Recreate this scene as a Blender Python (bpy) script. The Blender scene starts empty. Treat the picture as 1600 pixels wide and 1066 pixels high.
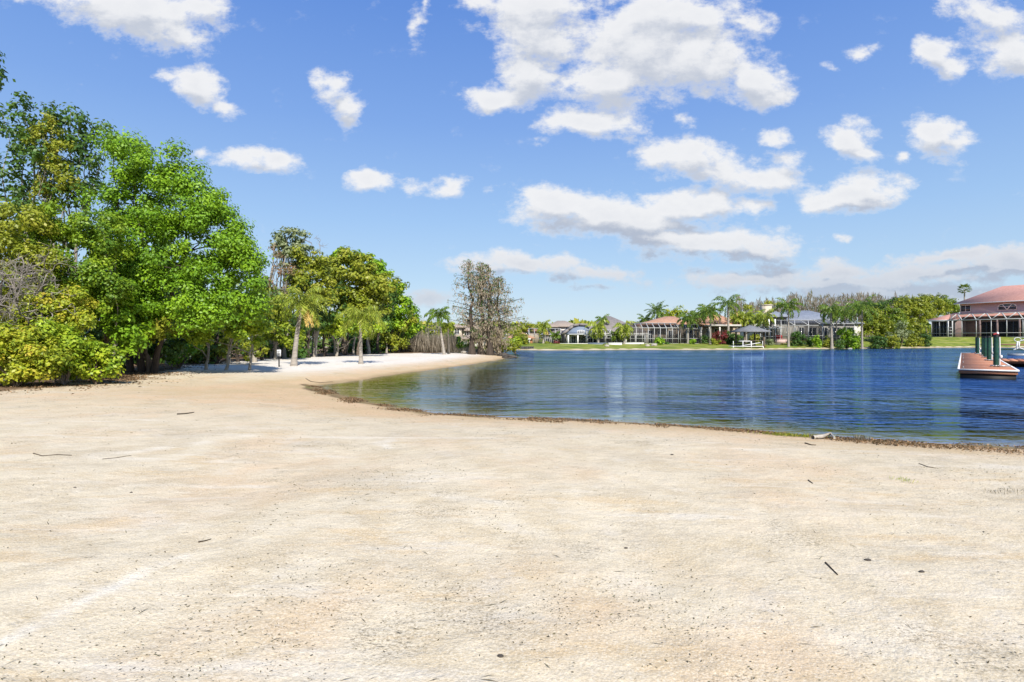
import bpy, math, random
import numpy as np
from mathutils import Vector, Matrix

# ---------------------------------------------------------------- camera, sky, sun, exposure
SC = bpy.context.scene
F = 889.0                      # focal length in photograph pixels (1600 wide)
CAMZ = 1.8
cd = bpy.data.cameras.new('camera'); cam = bpy.data.objects.new('camera', cd)
SC.collection.objects.link(cam); SC.camera = cam
cam.location = (0, 0, CAMZ); cam.rotation_euler = (math.radians(90), 0, 0)
cd.sensor_width = 36; cd.lens = F/1600*36; cd.shift_y = -3/1600
cd.clip_start = .05; cd.clip_end = 9000
SC.view_settings.view_transform = 'Standard'; SC.view_settings.look = 'None'
SC.view_settings.exposure = 0.55; SC.view_settings.gamma = 1
SUN_EL, SUN_DIR = 43.0, Vector((-0.30, 1.0, 0))          # light travels this way over the ground
sd_ = SUN_DIR.normalized()*math.cos(math.radians(SUN_EL)); LIGHT = Vector((sd_.x, sd_.y, -math.sin(math.radians(SUN_EL))))
sl = bpy.data.lights.new('sun', 'SUN'); sun = bpy.data.objects.new('sun', sl); SC.collection.objects.link(sun)
sl.energy = 4.3; sl.angle = math.radians(.5); sl.color = (1, .955, .88)
sun.rotation_euler = LIGHT.to_track_quat('-Z', 'Y').to_euler(); sun.location = (0, -20, 30)
SC.cycles.max_bounces = 6; SC.cycles.transparent_max_bounces = 16
SC.cycles.caustics_reflective = False; SC.cycles.caustics_refractive = False

CLOUDS = [  # cx, cy, rx, ry, tilt, weight : where each cloud stands in the sky
 (215,18,160,50,6,1),(270,48,80,36,25,.95),(150,-4,130,28,0,.9),(318,8,60,28,0,.85),(240,40,110,42,10,.9),
 (312,138,60,34,30,1),(344,162,42,24,20,.9),(268,125,44,20,20,.55),
 (524,140,40,42,30,.95),(545,168,36,34,0,.9),(652,40,22,40,-15,.75),(662,12,14,30,0,.6),
 (375,248,62,20,0,.85),(438,256,40,18,0,.9),(318,241,30,14,0,.6),
 (574,282,50,24,0,.9),(702,289,38,22,-10,.9),(645,290,26,16,0,.5),(768,300,18,10,0,.5),
 (835,50,95,85,20,1),(828,118,62,62,0,1),(780,155,62,30,-5,.9),(830,10,110,50,0,1),
 (1010,70,150,95,0,1),(950,128,110,55,-8,1),(1085,85,135,75,12,1),(1180,128,58,50,20,1),(1050,20,140,50,0,1),(1192,158,42,16,0,.8),
 (920,195,100,30,2,.95),(968,192,60,34,0,.75),(850,222,24,14,0,.45),(1066,185,26,20,10,.5),(1150,30,60,26,0,.6),
 (1218,214,32,22,-15,.8),(1330,220,46,40,0,.95),(1352,238,38,16,0,.8),(1460,212,56,36,12,.95),(1494,222,36,22,0,.8),(1408,243,20,14,0,.75),(1478,246,50,14,0,.4),
 (1080,246,92,40,8,.9),(1185,278,90,40,5,.9),(1035,242,60,34,0,.75),(1222,246,50,18,0,.7),(1120,270,90,20,0,.7),
 (950,332,165,40,6,1),(1060,322,120,34,-4,1),(870,326,90,46,0,.95),(1175,322,38,24,0,.8),(1010,352,130,24,0,.9),
 (1120,382,160,34,0,1),(1050,378,120,26,4,.9),(1190,390,80,24,0,.9),
 (1325,308,105,30,-8,1),(1350,288,70,32,0,.85),(1285,322,60,20,0,.9),(1385,300,50,22,0,.7),
 (1462,82,46,34,0,.85),(1480,98,36,26,0,.8),(1545,22,90,50,10,.85),(1585,80,70,50,0,.9),(1345,85,46,14,-15,.55),(1300,104,26,10,0,.4),
 (810,411,150,20,0,.9),(935,426,100,18,0,.85),(720,410,40,12,0,.5),(845,381,20,8,0,.45),
 (1310,424,140,24,0,.95),(1440,428,200,26,-2,.95),(1580,410,110,34,-4,1),(1500,398,150,14,-4,.85),(1315,371,18,8,0,.5),
 (1400,455,330,26,0,.85),(1150,440,200,20,0,.7),(1330,440,300,30,0,.8),(670,470,70,16,0,.6),(930,450,90,10,0,.45),(560,470,80,14,0,.4)]

w = bpy.data.worlds.new('World'); SC.world = w; w.use_nodes = True
nt = w.node_tree; nt.nodes.clear()

class NG:
    """small helper to write node trees"""
    def __init__(s, tree): s.t = tree
    def n(s, kind, **kw):
        nd = s.t.nodes.new(kind)
        for k, v in kw.items():
            if k.startswith('i_'):
                key = k[2:]; key = int(key) if key.isdigit() else key.replace('_', ' ')
                s.put(nd.inputs[key], v)
            else: setattr(nd, k, v)
        return nd
    def put(s, sock, v):
        if isinstance(v, bpy.types.NodeSocket): s.t.links.new(v, sock)
        else: sock.default_value = v
    def math(s, op, a, b=0.0, c=None, clamp=False):
        nd = s.t.nodes.new('ShaderNodeMath'); nd.operation = op; nd.use_clamp = clamp
        s.put(nd.inputs[0], a); s.put(nd.inputs[1], b)
        if c is not None: s.put(nd.inputs[2], c)
        return nd.outputs[0]
    def vmath(s, op, a, b=(0,0,0)):
        nd = s.t.nodes.new('ShaderNodeVectorMath'); nd.operation = op
        s.put(nd.inputs[0], a); s.put(nd.inputs[1], b)
        return nd.outputs[0]
    def ramp(s, v, lo, hi, a=0.0, b=1.0, smooth=True):
        nd = s.t.nodes.new('ShaderNodeMapRange'); nd.interpolation_type = 'SMOOTHSTEP' if smooth else 'LINEAR'
        s.put(nd.inputs['Value'], v); s.put(nd.inputs['From Min'], lo); s.put(nd.inputs['From Max'], hi)
        s.put(nd.inputs['To Min'], a); s.put(nd.inputs['To Max'], b)
        return nd.outputs['Result']
    def mix(s, f, a, b, blend='MIX'):
        nd = s.t.nodes.new('ShaderNodeMix'); nd.data_type = 'RGBA'; nd.blend_type = blend
        s.put(nd.inputs[0], f); s.put(nd.inputs[6], c4(a)); s.put(nd.inputs[7], c4(b))
        return nd.outputs[2]
    def noise(s, vec, scale, detail=4, rough=.5, color=False):
        nd = s.n('ShaderNodeTexNoise'); s.put(nd.inputs['Vector'], vec)
        s.put(nd.inputs['Scale'], scale); s.put(nd.inputs['Detail'], detail); s.put(nd.inputs['Roughness'], rough)
        return nd.outputs['Color' if color else 'Fac']
def c4(c): return (c[0], c[1], c[2], 1) if isinstance(c, tuple) and len(c) == 3 else c

# node group: cloud density at a point of the sky (u = right/forward, v = up/forward)
cg = bpy.data.node_groups.new('cloud_density', 'ShaderNodeTree')
cg.interface.new_socket('Vector', in_out='INPUT', socket_type='NodeSocketVector')
cg.interface.new_socket('Density', in_out='OUTPUT', socket_type='NodeSocketFloat'); cg.interface.new_socket('Body', in_out='OUTPUT', socket_type='NodeSocketFloat')
g = NG(cg); gi = g.n('NodeGroupInput'); go = g.n('NodeGroupOutput')
vec = gi.outputs[0]
wn = g.vmath('SUBTRACT', g.noise(g.vmath('MULTIPLY', vec, (1, 1.7, 1)), 9, 4, .55, True), (.5, .5, .5))
wv = g.vmath('ADD', vec, g.vmath('MULTIPLY', wn, (.085, .050, 0)))
prev = None
for cx, cy, rx, ry, tl, wt in CLOUDS:
    u0, v0 = (cx-800)/F, (530-cy)/F
    mp = g.n('ShaderNodeMapping', vector_type='TEXTURE'); g.put(mp.inputs['Vector'], wv)
    mp.inputs['Location'].default_value = (u0, v0, 0)
    mp.inputs['Rotation'].default_value = (0, 0, math.radians(-tl))
    k = 1.24
    mp.inputs['Scale'].default_value = (rx/F*k, ry/F*k, 1e3)
    gr = g.n('ShaderNodeTexGradient', gradient_type='SPHERICAL'); g.put(gr.inputs[0], mp.outputs[0])
    m = g.math('MULTIPLY', gr.outputs['Fac'], wt)
    prev = m if prev is None else g.math('SMOOTH_MAX', prev, m, .12)
nz = g.noise(g.vmath('MULTIPLY', vec, (1, 1.5, 1)), 15, 10, .66)
nz2 = g.noise(g.vmath('MULTIPLY', vec, (1, 2.2, 1)), 5, 4, .5)
d = g.math('ADD', prev, g.math('MULTIPLY', g.math('SUBTRACT', nz, .5), 1.7))
d = g.math('ADD', d, g.math('MULTIPLY', g.math('SUBTRACT', nz2, .5), .35))
d = g.math('MULTIPLY', d, g.ramp(prev, .0, .16))
g.put(go.inputs[0], d); g.put(go.inputs[1], g.math('ADD', prev, g.math('MULTIPLY', g.math('SUBTRACT', nz, .5), .9)))

g = NG(nt)
tc = g.n('ShaderNodeTexCoord'); sep = g.n('ShaderNodeSeparateXYZ'); g.put(sep.inputs[0], tc.outputs['Generated'])
yy = g.math('MAXIMUM', g.math('ABSOLUTE', sep.outputs[1]), .12)
cmb = g.n('ShaderNodeCombineXYZ')
g.put(cmb.inputs[0], g.math('DIVIDE', sep.outputs[0], yy)); g.put(cmb.inputs[1], g.math('DIVIDE', sep.outputs[2], yy))
def density(vec):
    nd = g.n('ShaderNodeGroup'); nd.node_tree = cg; g.put(nd.inputs[0], vec); return nd.outputs
d0, m0 = density(cmb.outputs[0])
d1, m1 = density(g.vmath('ADD', cmb.outputs[0], (-.004, .030, 0)))
alpha = g.ramp(d0, .16, .66)
under = g.ramp(g.math('SUBTRACT', m1, m0), -.22, .30)
thick = g.ramp(d0, .45, 1.25)
shade = g.math('MULTIPLY', under, g.ramp(d0, .2, .6), clamp=True)
low = g.ramp(sep.outputs[2], .04, .30, 1.0, 0.0)
shade = g.math('MULTIPLY', g.math('ADD', g.math('MULTIPLY', shade, 1.0), g.math('MULTIPLY', thick, .22)), g.math('ADD', .72, g.math('MULTIPLY', low, .55)), clamp=True)
sky = g.n('ShaderNodeTexSky', sky_type='NISHITA'); sky.sun_disc = False
sky.sun_elevation = math.radians(SUN_EL)
sky.sun_rotation = math.atan2(-LIGHT.x, -LIGHT.y)
sky.altitude = 0; sky.air_density = 1.0; sky.dust_density = .55; sky.ozone_density = 2.2
SKYK = .115
hs = g.n('ShaderNodeHueSaturation'); g.put(hs.inputs['Color'], sky.outputs[0]); hs.inputs['Saturation'].default_value = 1.0
EXPK = 2**.55
gr_ = g.n('ShaderNodeValToRGB'); e = gr_.color_ramp.elements
STOPS = [(0,(.64,.76,.84)),(.045,(.57,.72,.86)),(.10,(.47,.66,.87)),(.20,(.35,.56,.88)),(.35,(.215,.40,.83)),(.50,(.132,.295,.76)),(1,(.07,.20,.58))]
while len(e) < len(STOPS): e.new(.5)
for i_, (p_, c_) in enumerate(STOPS): e[i_].position = p_; e[i_].color = (*[x/EXPK/2 for x in c_], 1)
g.put(gr_.inputs[0], sep.outputs[2])
clear = g.vmath('SCALE', gr_.outputs[0]); clear.node.inputs['Scale'].default_value = 2/SKYK
clear = g.mix(.14, clear, hs.outputs[0])
CK = 1/SKYK*.63
ccol = g.mix(shade, (.98*CK, .985*CK, 1.0*CK), (.50*CK, .56*CK, .68*CK))
shade = g.math('ADD', shade, g.math('MULTIPLY', g.ramp(sep.outputs[2], .05, .19, 1.0, 0.0), .60), clamp=True)
ccol = g.mix(shade, (.98*CK, .985*CK, 1.0*CK), (.50*CK, .56*CK, .68*CK))
alpha = g.math('MULTIPLY', alpha, g.ramp(sep.outputs[2], 0.0, .12, .55, .97))
bg = g.n('ShaderNodeBackground'); bg.inputs['Strength'].default_value = SKYK
g.put(bg.inputs[0], g.mix(alpha, clear, ccol))
ow = g.n('ShaderNodeOutputWorld'); g.put(ow.inputs[0], bg.outputs[0])
w.cycles.sampling_method = 'MANUAL'; w.cycles.sample_map_resolution = 512

# ---------------------------------------------------------------- helpers
R = random.Random(7); RN = np.random.default_rng(11)
COL = SC.collection
def X(px, Y): return (px-800)/F*Y
def Z(py, Y): return CAMZ-(py-530)/F*Y
def GY(py, z=0.0): return (CAMZ-z)*F/(py-530)
def G(px, py, z=0.0):
    Y = GY(py, z); return (X(px, Y), Y)

# terrain
NEAR = [(495,603),(530,617),(570,628),(620,636.5),(680,646),(760,651),(860,654),(940,658),(1050,665),(1150,672),(1250,681),(1330,686.5),(1400,690.5),(1500,695),(1600,700)]
COVE = [(798,556),(785,561),(740,569),(680,577),(620,585),(560,594)]
FARS = [(812,547),(850,547.6),(905,547.4),(950,547),(1000,546.5),(1060,547),(1140,546.6),(1200,546.2),(1280,545.3),(1350,544.5),(1420,543.8),(1480,543.3),(1530,543),(1600,543.2),(1700,544)]
near_pts = [G(*p) for p in NEAR]; far_pts = [G(*p) for p in FARS]; cove_pts = [G(*p) for p in COVE]
POLY = np.array(near_pts + [(12,9.0),(20,8.6),(50,12),(90,22),(122,60),(125,100)] + far_pts[::-1] + [(-5,90),(-7,78),(-3,68)] + cove_pts)
def seg_dist(Xa, Ya, pts, closed=False):
    D = np.full(Xa.shape, 1e9); n = len(pts)
    for i in range(n if closed else n-1):
        x0, y0 = pts[i]; x1, y1 = pts[(i+1) % n]
        dx, dy = x1-x0, y1-y0; L = dx*dx+dy*dy+1e-12
        t = np.clip(((Xa-x0)*dx+(Ya-y0)*dy)/L, 0, 1)
        D = np.minimum(D, np.hypot(Xa-x0-t*dx, Ya-y0-t*dy))
    return D
def inside(Xa, Ya, P):
    r = np.zeros(Xa.shape, bool); n = len(P)
    for i in range(n):
        x0, y0 = P[i]; x1, y1 = P[(i+1) % n]
        c = ((y0 > Ya) != (y1 > Ya)) & (Xa < (x1-x0)*(Ya-y0)/(y1-y0+1e-12)+x0); r ^= c
    return r
def sstep(a, lo, hi):
    t = np.clip((a-lo)/(hi-lo), 0, 1); return t*t*(3-2*t)
_T = np.random.default_rng(3).random((256, 256))
def vnoise(x, y):
    xi = np.floor(x).astype(int); yi = np.floor(y).astype(int); fx = x-xi; fy = y-yi
    fx = fx*fx*(3-2*fx); fy = fy*fy*(3-2*fy)
    a = _T[xi % 256, yi % 256]; b = _T[(xi+1) % 256, yi % 256]; c = _T[xi % 256, (yi+1) % 256]; d = _T[(xi+1) % 256, (yi+1) % 256]
    return (a*(1-fx)+b*fx)*(1-fy)+(c*(1-fx)+d*fx)*fy
def fbm(x, y, o=4):
    s = 0; a = .5; t = 0
    for k in range(o): s = s+a*vnoise(x*2**k+17.3*k, y*2**k+5.1*k); t += a; a *= .5
    return s/t
def height(Xa, Ya, detail=True):
    Xa = np.asarray(Xa, float); Ya = np.asarray(Ya, float)
    D = seg_dist(Xa, Ya, POLY, True); wat = inside(Xa, Ya, POLY)
    jag = (fbm(Xa*.9, Ya*.9, 3)-.5)*.5*np.exp(-D/2)*np.clip(np.hypot(Xa, Ya)/30, .45, 1)
    sd = np.where(wat, D, -D)+jag
    land = .46*(1-np.exp(np.minimum(sd, 0)/4.5))
    A = .75+1.35*sstep(Xa, 42, 80)
    farz = .22*(1-np.exp(np.minimum(sd, 0)/.7))+A*sstep(-sd, 0, 13)
    m = sstep(Ya, 80, 92)
    z = land*(1-m)+farz*m
    if detail: z = z+(fbm(Xa*.35, Ya*.35, 3)-.5)*.10*sstep(-sd, .5, 5)*(1-m)+(fbm(Xa*2.3, Ya*2.3, 3)-.5)*.028*sstep(-sd, .15, 1.5)*(1-m)
    z = np.where(sd > 0, -.085*sd-.02*np.minimum(sd, .5), z)
    z = np.where(sd > 0, np.maximum(z, -1.6), z)
    return z, sd
def gz(x, y): return float(height(np.array([x]), np.array([y]))[0][0])

# mesh builder
WL = {}
class MB:
    def __init__(s): s.V = []; s.L = []; s.N = []; s.T = []; s.n = 0
    def add(s, V, faces, tint=None):
        V = np.asarray(V, float).reshape(-1, 3)
        if isinstance(faces, np.ndarray):
            s.L.append((faces+s.n).ravel()); s.N.append(np.full(len(faces), faces.shape[1])); k = len(faces)
        else:
            s.L.append(np.array([i+s.n for f in faces for i in f])); s.N.append(np.array([len(f) for f in faces])); k = len(faces)
        t = np.full(k, .5) if tint is None else (np.full(k, tint) if np.isscalar(tint) else tint)
        s.T.append(t); s.V.append(V); s.n += len(V)
    def box(s, x0, x1, y0, y1, z0, z1, t=None):
        V = [(x0,y0,z0),(x1,y0,z0),(x1,y1,z0),(x0,y1,z0),(x0,y0,z1),(x1,y0,z1),(x1,y1,z1),(x0,y1,z1)]
        s.add(V, [(0,3,2,1),(4,5,6,7),(0,1,5,4),(1,2,6,5),(2,3,7,6),(3,0,4,7)], t)
    def bar(s, p, q, wd, ht=None, t=None):
        p = Vector(p); q = Vector(q); d = (q-p)
        if d.length < 1e-5: return
        d.normalize(); up = Vector((0,0,1)) if abs(d.z) < .95 else Vector((0,1,0))
        a = d.cross(up).normalized()*wd/2; b = d.cross(a).normalized()*(ht or wd)/2
        V = [p+a+b, p-a+b, p-a-b, p+a-b, q+a+b, q-a+b, q-a-b, q+a-b]
        s.add([tuple(v) for v in V], [(0,1,2,3),(7,6,5,4),(0,4,5,1),(1,5,6,2),(2,6,7,3),(3,7,4,0)], t)
    def tube(s, pts, rad, k=7, t=None, cap=True):
        P = np.array([tuple(p) for p in pts], float); n = len(P)
        T = np.gradient(P, axis=0); T /= np.linalg.norm(T, axis=1)[:, None]+1e-9
        up = np.array([0,0,1.]) if abs(T[0,2]) < .9 else np.array([1.,0,0])
        A = np.cross(T, up); A /= np.linalg.norm(A, axis=1)[:, None]+1e-9; B = np.cross(T, A)
        an = np.arange(k)*2*math.pi/k; rad = np.asarray(rad, float)*np.ones(n)
        V = P[:, None]+rad[:, None, None]*(np.cos(an)[None, :, None]*A[:, None]+np.sin(an)[None, :, None]*B[:, None])
        i, j = np.meshgrid(np.arange(n-1), np.arange(k), indexing='ij'); j2 = (j+1) % k
        Fq = np.stack([i*k+j, i*k+j2, (i+1)*k+j2, (i+1)*k+j], -1).reshape(-1, 4)
        s.add(V.reshape(-1, 3), Fq, t)
        if cap:
            s.add(V[-1], [tuple(range(k))], t)
    def kites(s, P, Nn, size, aspect=.62, tint=None, tdir=None):
        n = len(P)
        Nn = Nn/(np.linalg.norm(Nn, axis=1)[:, None]+1e-9)
        r = RN.normal(size=(n, 3)) if tdir is None else tdir
        T = r-Nn*(r*Nn).sum(1)[:, None]; T /= np.linalg.norm(T, axis=1)[:, None]+1e-9
        B = np.cross(Nn, T); size = (np.asarray(size)*np.ones(n))[:, None]
        V = np.stack([P-T*size*.5, P+B*size*aspect*.5+T*size*.02, P+T*size*.55-Nn*size*.08, P-B*size*aspect*.5+T*size*.02], 1).reshape(-1, 3)
        Fq = np.arange(n*4).reshape(-1, 4)
        s.add(V, Fq, RN.random(n) if tint is None else tint)
    def build(s, name, mat, parent=None, smooth=False):
        me = bpy.data.meshes.new(name); V = np.concatenate(s.V)
        if parent is not None: V = V-np.array(WL[parent.name])
        L = np.concatenate(s.L); N = np.concatenate(s.N); T = np.concatenate(s.T)
        me.vertices.add(len(V)); me.vertices.foreach_set('co', V.ravel())
        me.loops.add(len(L)); me.loops.foreach_set('vertex_index', L.astype(np.int32))
        me.polygons.add(len(N)); st = np.concatenate([[0], np.cumsum(N)[:-1]])
        me.polygons.foreach_set('loop_start', st.astype(np.int32))
        me.update(calc_edges=True)
        if smooth: me.polygons.foreach_set('use_smooth', np.ones(len(N), bool))
        at = me.attributes.new('tint', 'FLOAT', 'FACE'); at.data.foreach_set('value', T.astype(np.float32))
        me.materials.append(mat)
        o = bpy.data.objects.new(name, me); COL.objects.link(o)
        if parent is not None: o.parent = parent; WL[o.name] = WL[parent.name]
        else: WL[o.name] = (0, 0, 0)
        return o
def tag(o, label=None, cat=None, group=None, kind=None):
    for k, v in (('label', label), ('category', cat), ('group', group), ('kind', kind)):
        if v: o[k] = v
    return o
def thing(name, label, cat, loc, group=None):
    o = bpy.data.objects.new(name, None); COL.objects.link(o); o.location = loc; WL[o.name] = tuple(loc)
    o.empty_display_size = .3
    return tag(o, label, cat, group)
def dup(root, loc, rz=0, scale=1, label=None, cat=None):
    r = root.copy(); COL.objects.link(r); r.location = loc; r.rotation_euler = (0, 0, rz); r.scale = (scale,)*3
    WL[r.name] = tuple(loc)
    if label: r['label'] = label
    if cat: r['category'] = cat
    for ch in list(root.children):
        c = ch.copy(); COL.objects.link(c); c.parent = r
        for g2 in ch.children:
            d = g2.copy(); COL.objects.link(d); d.parent = c
    return r

# materials
def newmat(name):
    m = bpy.data.materials.new(name); m.use_nodes = True; m.node_tree.nodes.clear(); return m, NG(m.node_tree)
def finish(m, g, sh, disp=None):
    o = g.n('ShaderNodeOutputMaterial'); g.put(o.inputs[0], sh); return m
def plain(name, c, rough=.8, var=.18, scale=3.0, bump=.0, c2=None, spec=.3, metal=0, stretch=(1,1,1)):
    m, g = newmat(name); tc = g.n('ShaderNodeTexCoord'); v = g.vmath('MULTIPLY', tc.outputs['Object'], stretch)
    nz = g.noise(v, scale, 5, .6)
    dark = c2 or tuple(x*(1-var*2) for x in c)
    col = g.mix(g.ramp(nz, .3, .7), dark, c)
    p = g.n('ShaderNodeBsdfPrincipled'); g.put(p.inputs['Base Color'], col); p.inputs['Roughness'].default_value = rough
    p.inputs['Specular IOR Level'].default_value = spec; p.inputs['Metallic'].default_value = metal
    if bump:
        b = g.n('ShaderNodeBump'); b.inputs['Strength'].default_value = bump; b.inputs['Distance'].default_value = .03
        g.put(b.inputs['Height'], g.noise(v, scale*4, 4)); g.put(p.inputs['Normal'], b.outputs[0])
    return finish(m, g, p.outputs[0])
LEAFK = 1.9
def leafmat(name, cols, trans=.34, rough=.45):
    m, g = newmat(name); a = g.n('ShaderNodeAttribute', attribute_name='tint')
    cr = g.n('ShaderNodeValToRGB'); e = cr.color_ramp.elements
    while len(e) < len(cols): e.new(.5)
    for i, c in enumerate(cols): e[i].position = i/(len(cols)-1); e[i].color = (*[min(x*LEAFK, .8) for x in c], 1)
    g.put(cr.inputs[0], a.outputs['Fac']); col = cr.outputs[0]
    p = g.n('ShaderNodeBsdfPrincipled'); g.put(p.inputs['Base Color'], col); p.inputs['Roughness'].default_value = rough
    p.inputs['Specular IOR Level'].default_value = .35
    t = g.n('ShaderNodeBsdfTranslucent'); g.put(t.inputs[0], g.mix(.5, col, (.30, .36, .02)))
    mx = g.n('ShaderNodeMixShader'); mx.inputs[0].default_value = trans; g.put(mx.inputs[1], p.outputs[0]); g.put(mx.inputs[2], t.outputs[0])
    return finish(m, g, mx.outputs[0])
def tilemat(name, c, c2, scale=5.0, rough=.8):
    m, g = newmat(name); tc = g.n('ShaderNodeTexCoord')
    wv = g.n('ShaderNodeTexWave', wave_type='BANDS', bands_direction='Z'); g.put(wv.inputs[0], tc.outputs['Object']); wv.inputs['Scale'].default_value = scale
    nz = g.noise(tc.outputs['Object'], 2.0, 6, .75)
    f = g.math('ADD', g.math('MULTIPLY', wv.outputs['Fac'], .30), g.math('MULTIPLY', g.ramp(nz, .35, .65), .7))
    p = g.n('ShaderNodeBsdfPrincipled'); g.put(p.inputs['Base Color'], g.mix(f, c2, c)); p.inputs['Roughness'].default_value = rough
    return finish(m, g, p.outputs[0])

M = {}
M['bark'] = plain('bark', (.20,.155,.115), .9, .25, 6, .6, stretch=(1,1,.3))
M['bark_dark'] = plain('bark_dark', (.085,.065,.05), .9, .25, 6, .6, stretch=(1,1,.3))
M['bark_pale'] = plain('bark_pale', (.42,.37,.30), .9, .22, 5, .5, stretch=(1,1,.25))
M['palm_bark'] = plain('palm_bark', (.44,.39,.33), .9, .22, 4, .6, stretch=(.5,.5,4))
M['twig'] = plain('twig', (.36,.32,.28), .9, .25, 5, .3)
M['stick'] = plain('stick', (.10,.075,.05), .9, .3, 9, .3)
M['driftwood'] = plain('driftwood', (.48,.43,.36), .9, .2, 9, .4)
M['leaf_bright'] = leafmat('leaf_bright', [(.035,.085,.007),(.095,.185,.010),(.165,.27,.013),(.27,.35,.020)])
M['leaf_lime'] = leafmat('leaf_lime', [(.04,.09,.009),(.13,.20,.012),(.22,.28,.016),(.33,.33,.028)])
M['leaf_yellow'] = leafmat('leaf_yellow', [(.05,.09,.010),(.15,.19,.013),(.25,.265,.018),(.33,.24,.028)])
M['leaf_olive'] = leafmat('leaf_olive', [(.038,.062,.009),(.108,.135,.012),(.185,.20,.017),(.26,.23,.032)])
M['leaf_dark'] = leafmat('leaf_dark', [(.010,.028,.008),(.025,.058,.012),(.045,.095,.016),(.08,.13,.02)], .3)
M['leaf_grey'] = leafmat('leaf_grey', [(.06,.08,.04),(.12,.15,.07),(.19,.21,.11),(.10,.12,.06)])
M['leaf_rust'] = leafmat('leaf_rust', [(.10,.06,.03),(.17,.085,.04),(.17,.12,.075),(.10,.12,.04)])
M['leaf_red'] = leafmat('leaf_red', [(.03,.04,.015),(.10,.014,.018),(.16,.02,.028),(.05,.07,.02)])
M['leaf_palm'] = leafmat('leaf_palm', [(.018,.045,.008),(.042,.085,.012),(.085,.13,.016),(.16,.17,.025)], .35, .35)
M['leaf_palm_yellow'] = leafmat('leaf_palm_yellow', [(.05,.09,.012),(.12,.165,.018),(.21,.24,.03),(.30,.27,.05)], .35, .35)
M['leaf_dead'] = leafmat('leaf_dead', [(.30,.15,.04),(.45,.25,.08),(.55,.32,.10),(.36,.22,.10)])
M['moss'] = leafmat('moss', [(.12,.09,.06),(.20,.16,.12),(.28,.23,.17),(.10,.11,.05)], .3, .9)
M['brush'] = leafmat('brush', [(.05,.04,.028),(.10,.08,.058),(.16,.135,.105),(.22,.19,.15)], .2, .9)
M['bare_wood'] = leafmat('bare_wood', [(.09,.075,.055),(.14,.11,.09),(.19,.155,.125),(.10,.11,.05)], .3, .9)
M['litter'] = leafmat('litter', [(.03,.02,.01),(.07,.042,.02),(.12,.07,.035),(.20,.13,.07)], .1, .9)
M['specks'] = leafmat('specks', [(.02,.016,.01),(.05,.038,.022),(.08,.06,.03),(.06,.06,.024)], .1, .9)
M['white'] = plain('white_paint', (.80,.79,.76), .6, .05, 2)
M['offwhite'] = plain('offwhite_wall', (.66,.62,.55), .85, .06, 1.5)
M['cream'] = plain('cream_wall', (.60,.52,.40), .85, .06, 1.5)
M['tanwall'] = plain('tan_wall', (.42,.34,.25), .85, .08, 1.5)
M['bluewall'] = plain('blue_grey_wall', (.19,.235,.31), .85, .05, 1.5)
M['pinkwall'] = plain('pink_wall', (.60,.43,.39), .85, .06, 1.5)
M['orangewall'] = plain('orange_wall', (.52,.24,.12), .85, .08, 1.5)
M['roof_tan'] = tilemat('roof_tan', (.36,.29,.23), (.25,.20,.16), 4)
M['roof_grey'] = tilemat('roof_grey', (.27,.235,.215), (.17,.15,.135), 4)
M['roof_terra'] = tilemat('roof_terracotta', (.52,.29,.18), (.30,.16,.10), 4)
M['roof_pink'] = tilemat('roof_pink_tile', (.72,.37,.275), (.56,.27,.20), 5)
M['roof_blue'] = tilemat('roof_blue_grey', (.27,.29,.325), (.17,.185,.21), 3, .5)
M['dark'] = plain('interior_shade', (.025,.025,.028), .6, .2, 2)  # near-black colour that stands for the shade inside the lanai
def deckmat():
    m, g = newmat('deck_boards'); tc = g.n('ShaderNodeTexCoord'); t = g.n('ShaderNodeAttribute', attribute_name='tint').outputs['Fac']
    c = g.mix(t, (.34,.125,.06), (.58,.25,.13)); c = g.mix(g.math('MULTIPLY', g.ramp(g.noise(tc.outputs['Object'], 3, 5, .7), .5, .68), .45), c, (.40,.27,.19))
    p = g.n('ShaderNodeBsdfPrincipled'); g.put(p.inputs['Base Color'], c); p.inputs['Roughness'].default_value = .8; return finish(m, g, p.outputs[0])
M['deck'] = deckmat()
M['deck_side'] = plain('deck_fascia', (.20,.085,.04), .8, .2, 5, .1)
M['piling'] = plain('piling_wrap', (.018,.075,.048), .45, .25, 4, .1)
M['black'] = plain('black_rubber', (.008,.008,.008), .6, .2, 4)
M['cage'] = plain('cage_frame', (.52,.52,.50), .5, .08, 4)
M['roof_gazebo'] = tilemat('roof_gazebo', (.22,.23,.25), (.13,.125,.12), 3)
M['metal'] = plain('grey_metal', (.45,.45,.44), .4, .1, 6, metal=.4)
M['red'] = plain('red_paint', (.35,.03,.03), .6, .1, 4)
M['stone'] = plain('dark_stone', (.10,.085,.07), .95, .3, 2, .8)
M['seawall'] = plain('seawall_stone', (.09,.085,.08), .95, .3, 2, .5)
def glassmat():
    m, g = newmat('window_glass'); p = g.n('ShaderNodeBsdfPrincipled')
    p.inputs['Base Color'].default_value = (.03,.04,.05,1); p.inputs['Roughness'].default_value = .08; return finish(m, g, p.outputs[0])
M['glass'] = glassmat()
def screenmat():
    m, g = newmat('insect_screen'); t = g.n('ShaderNodeBsdfTransparent'); d = g.n('ShaderNodeBsdfDiffuse'); d.inputs[0].default_value = (.03,.03,.035,1)
    mx = g.n('ShaderNodeMixShader'); mx.inputs[0].default_value = .38; g.put(mx.inputs[1], t.outputs[0]); g.put(mx.inputs[2], d.outputs[0])
    return finish(m, g, mx.outputs[0])
M['screen'] = screenmat()
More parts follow.
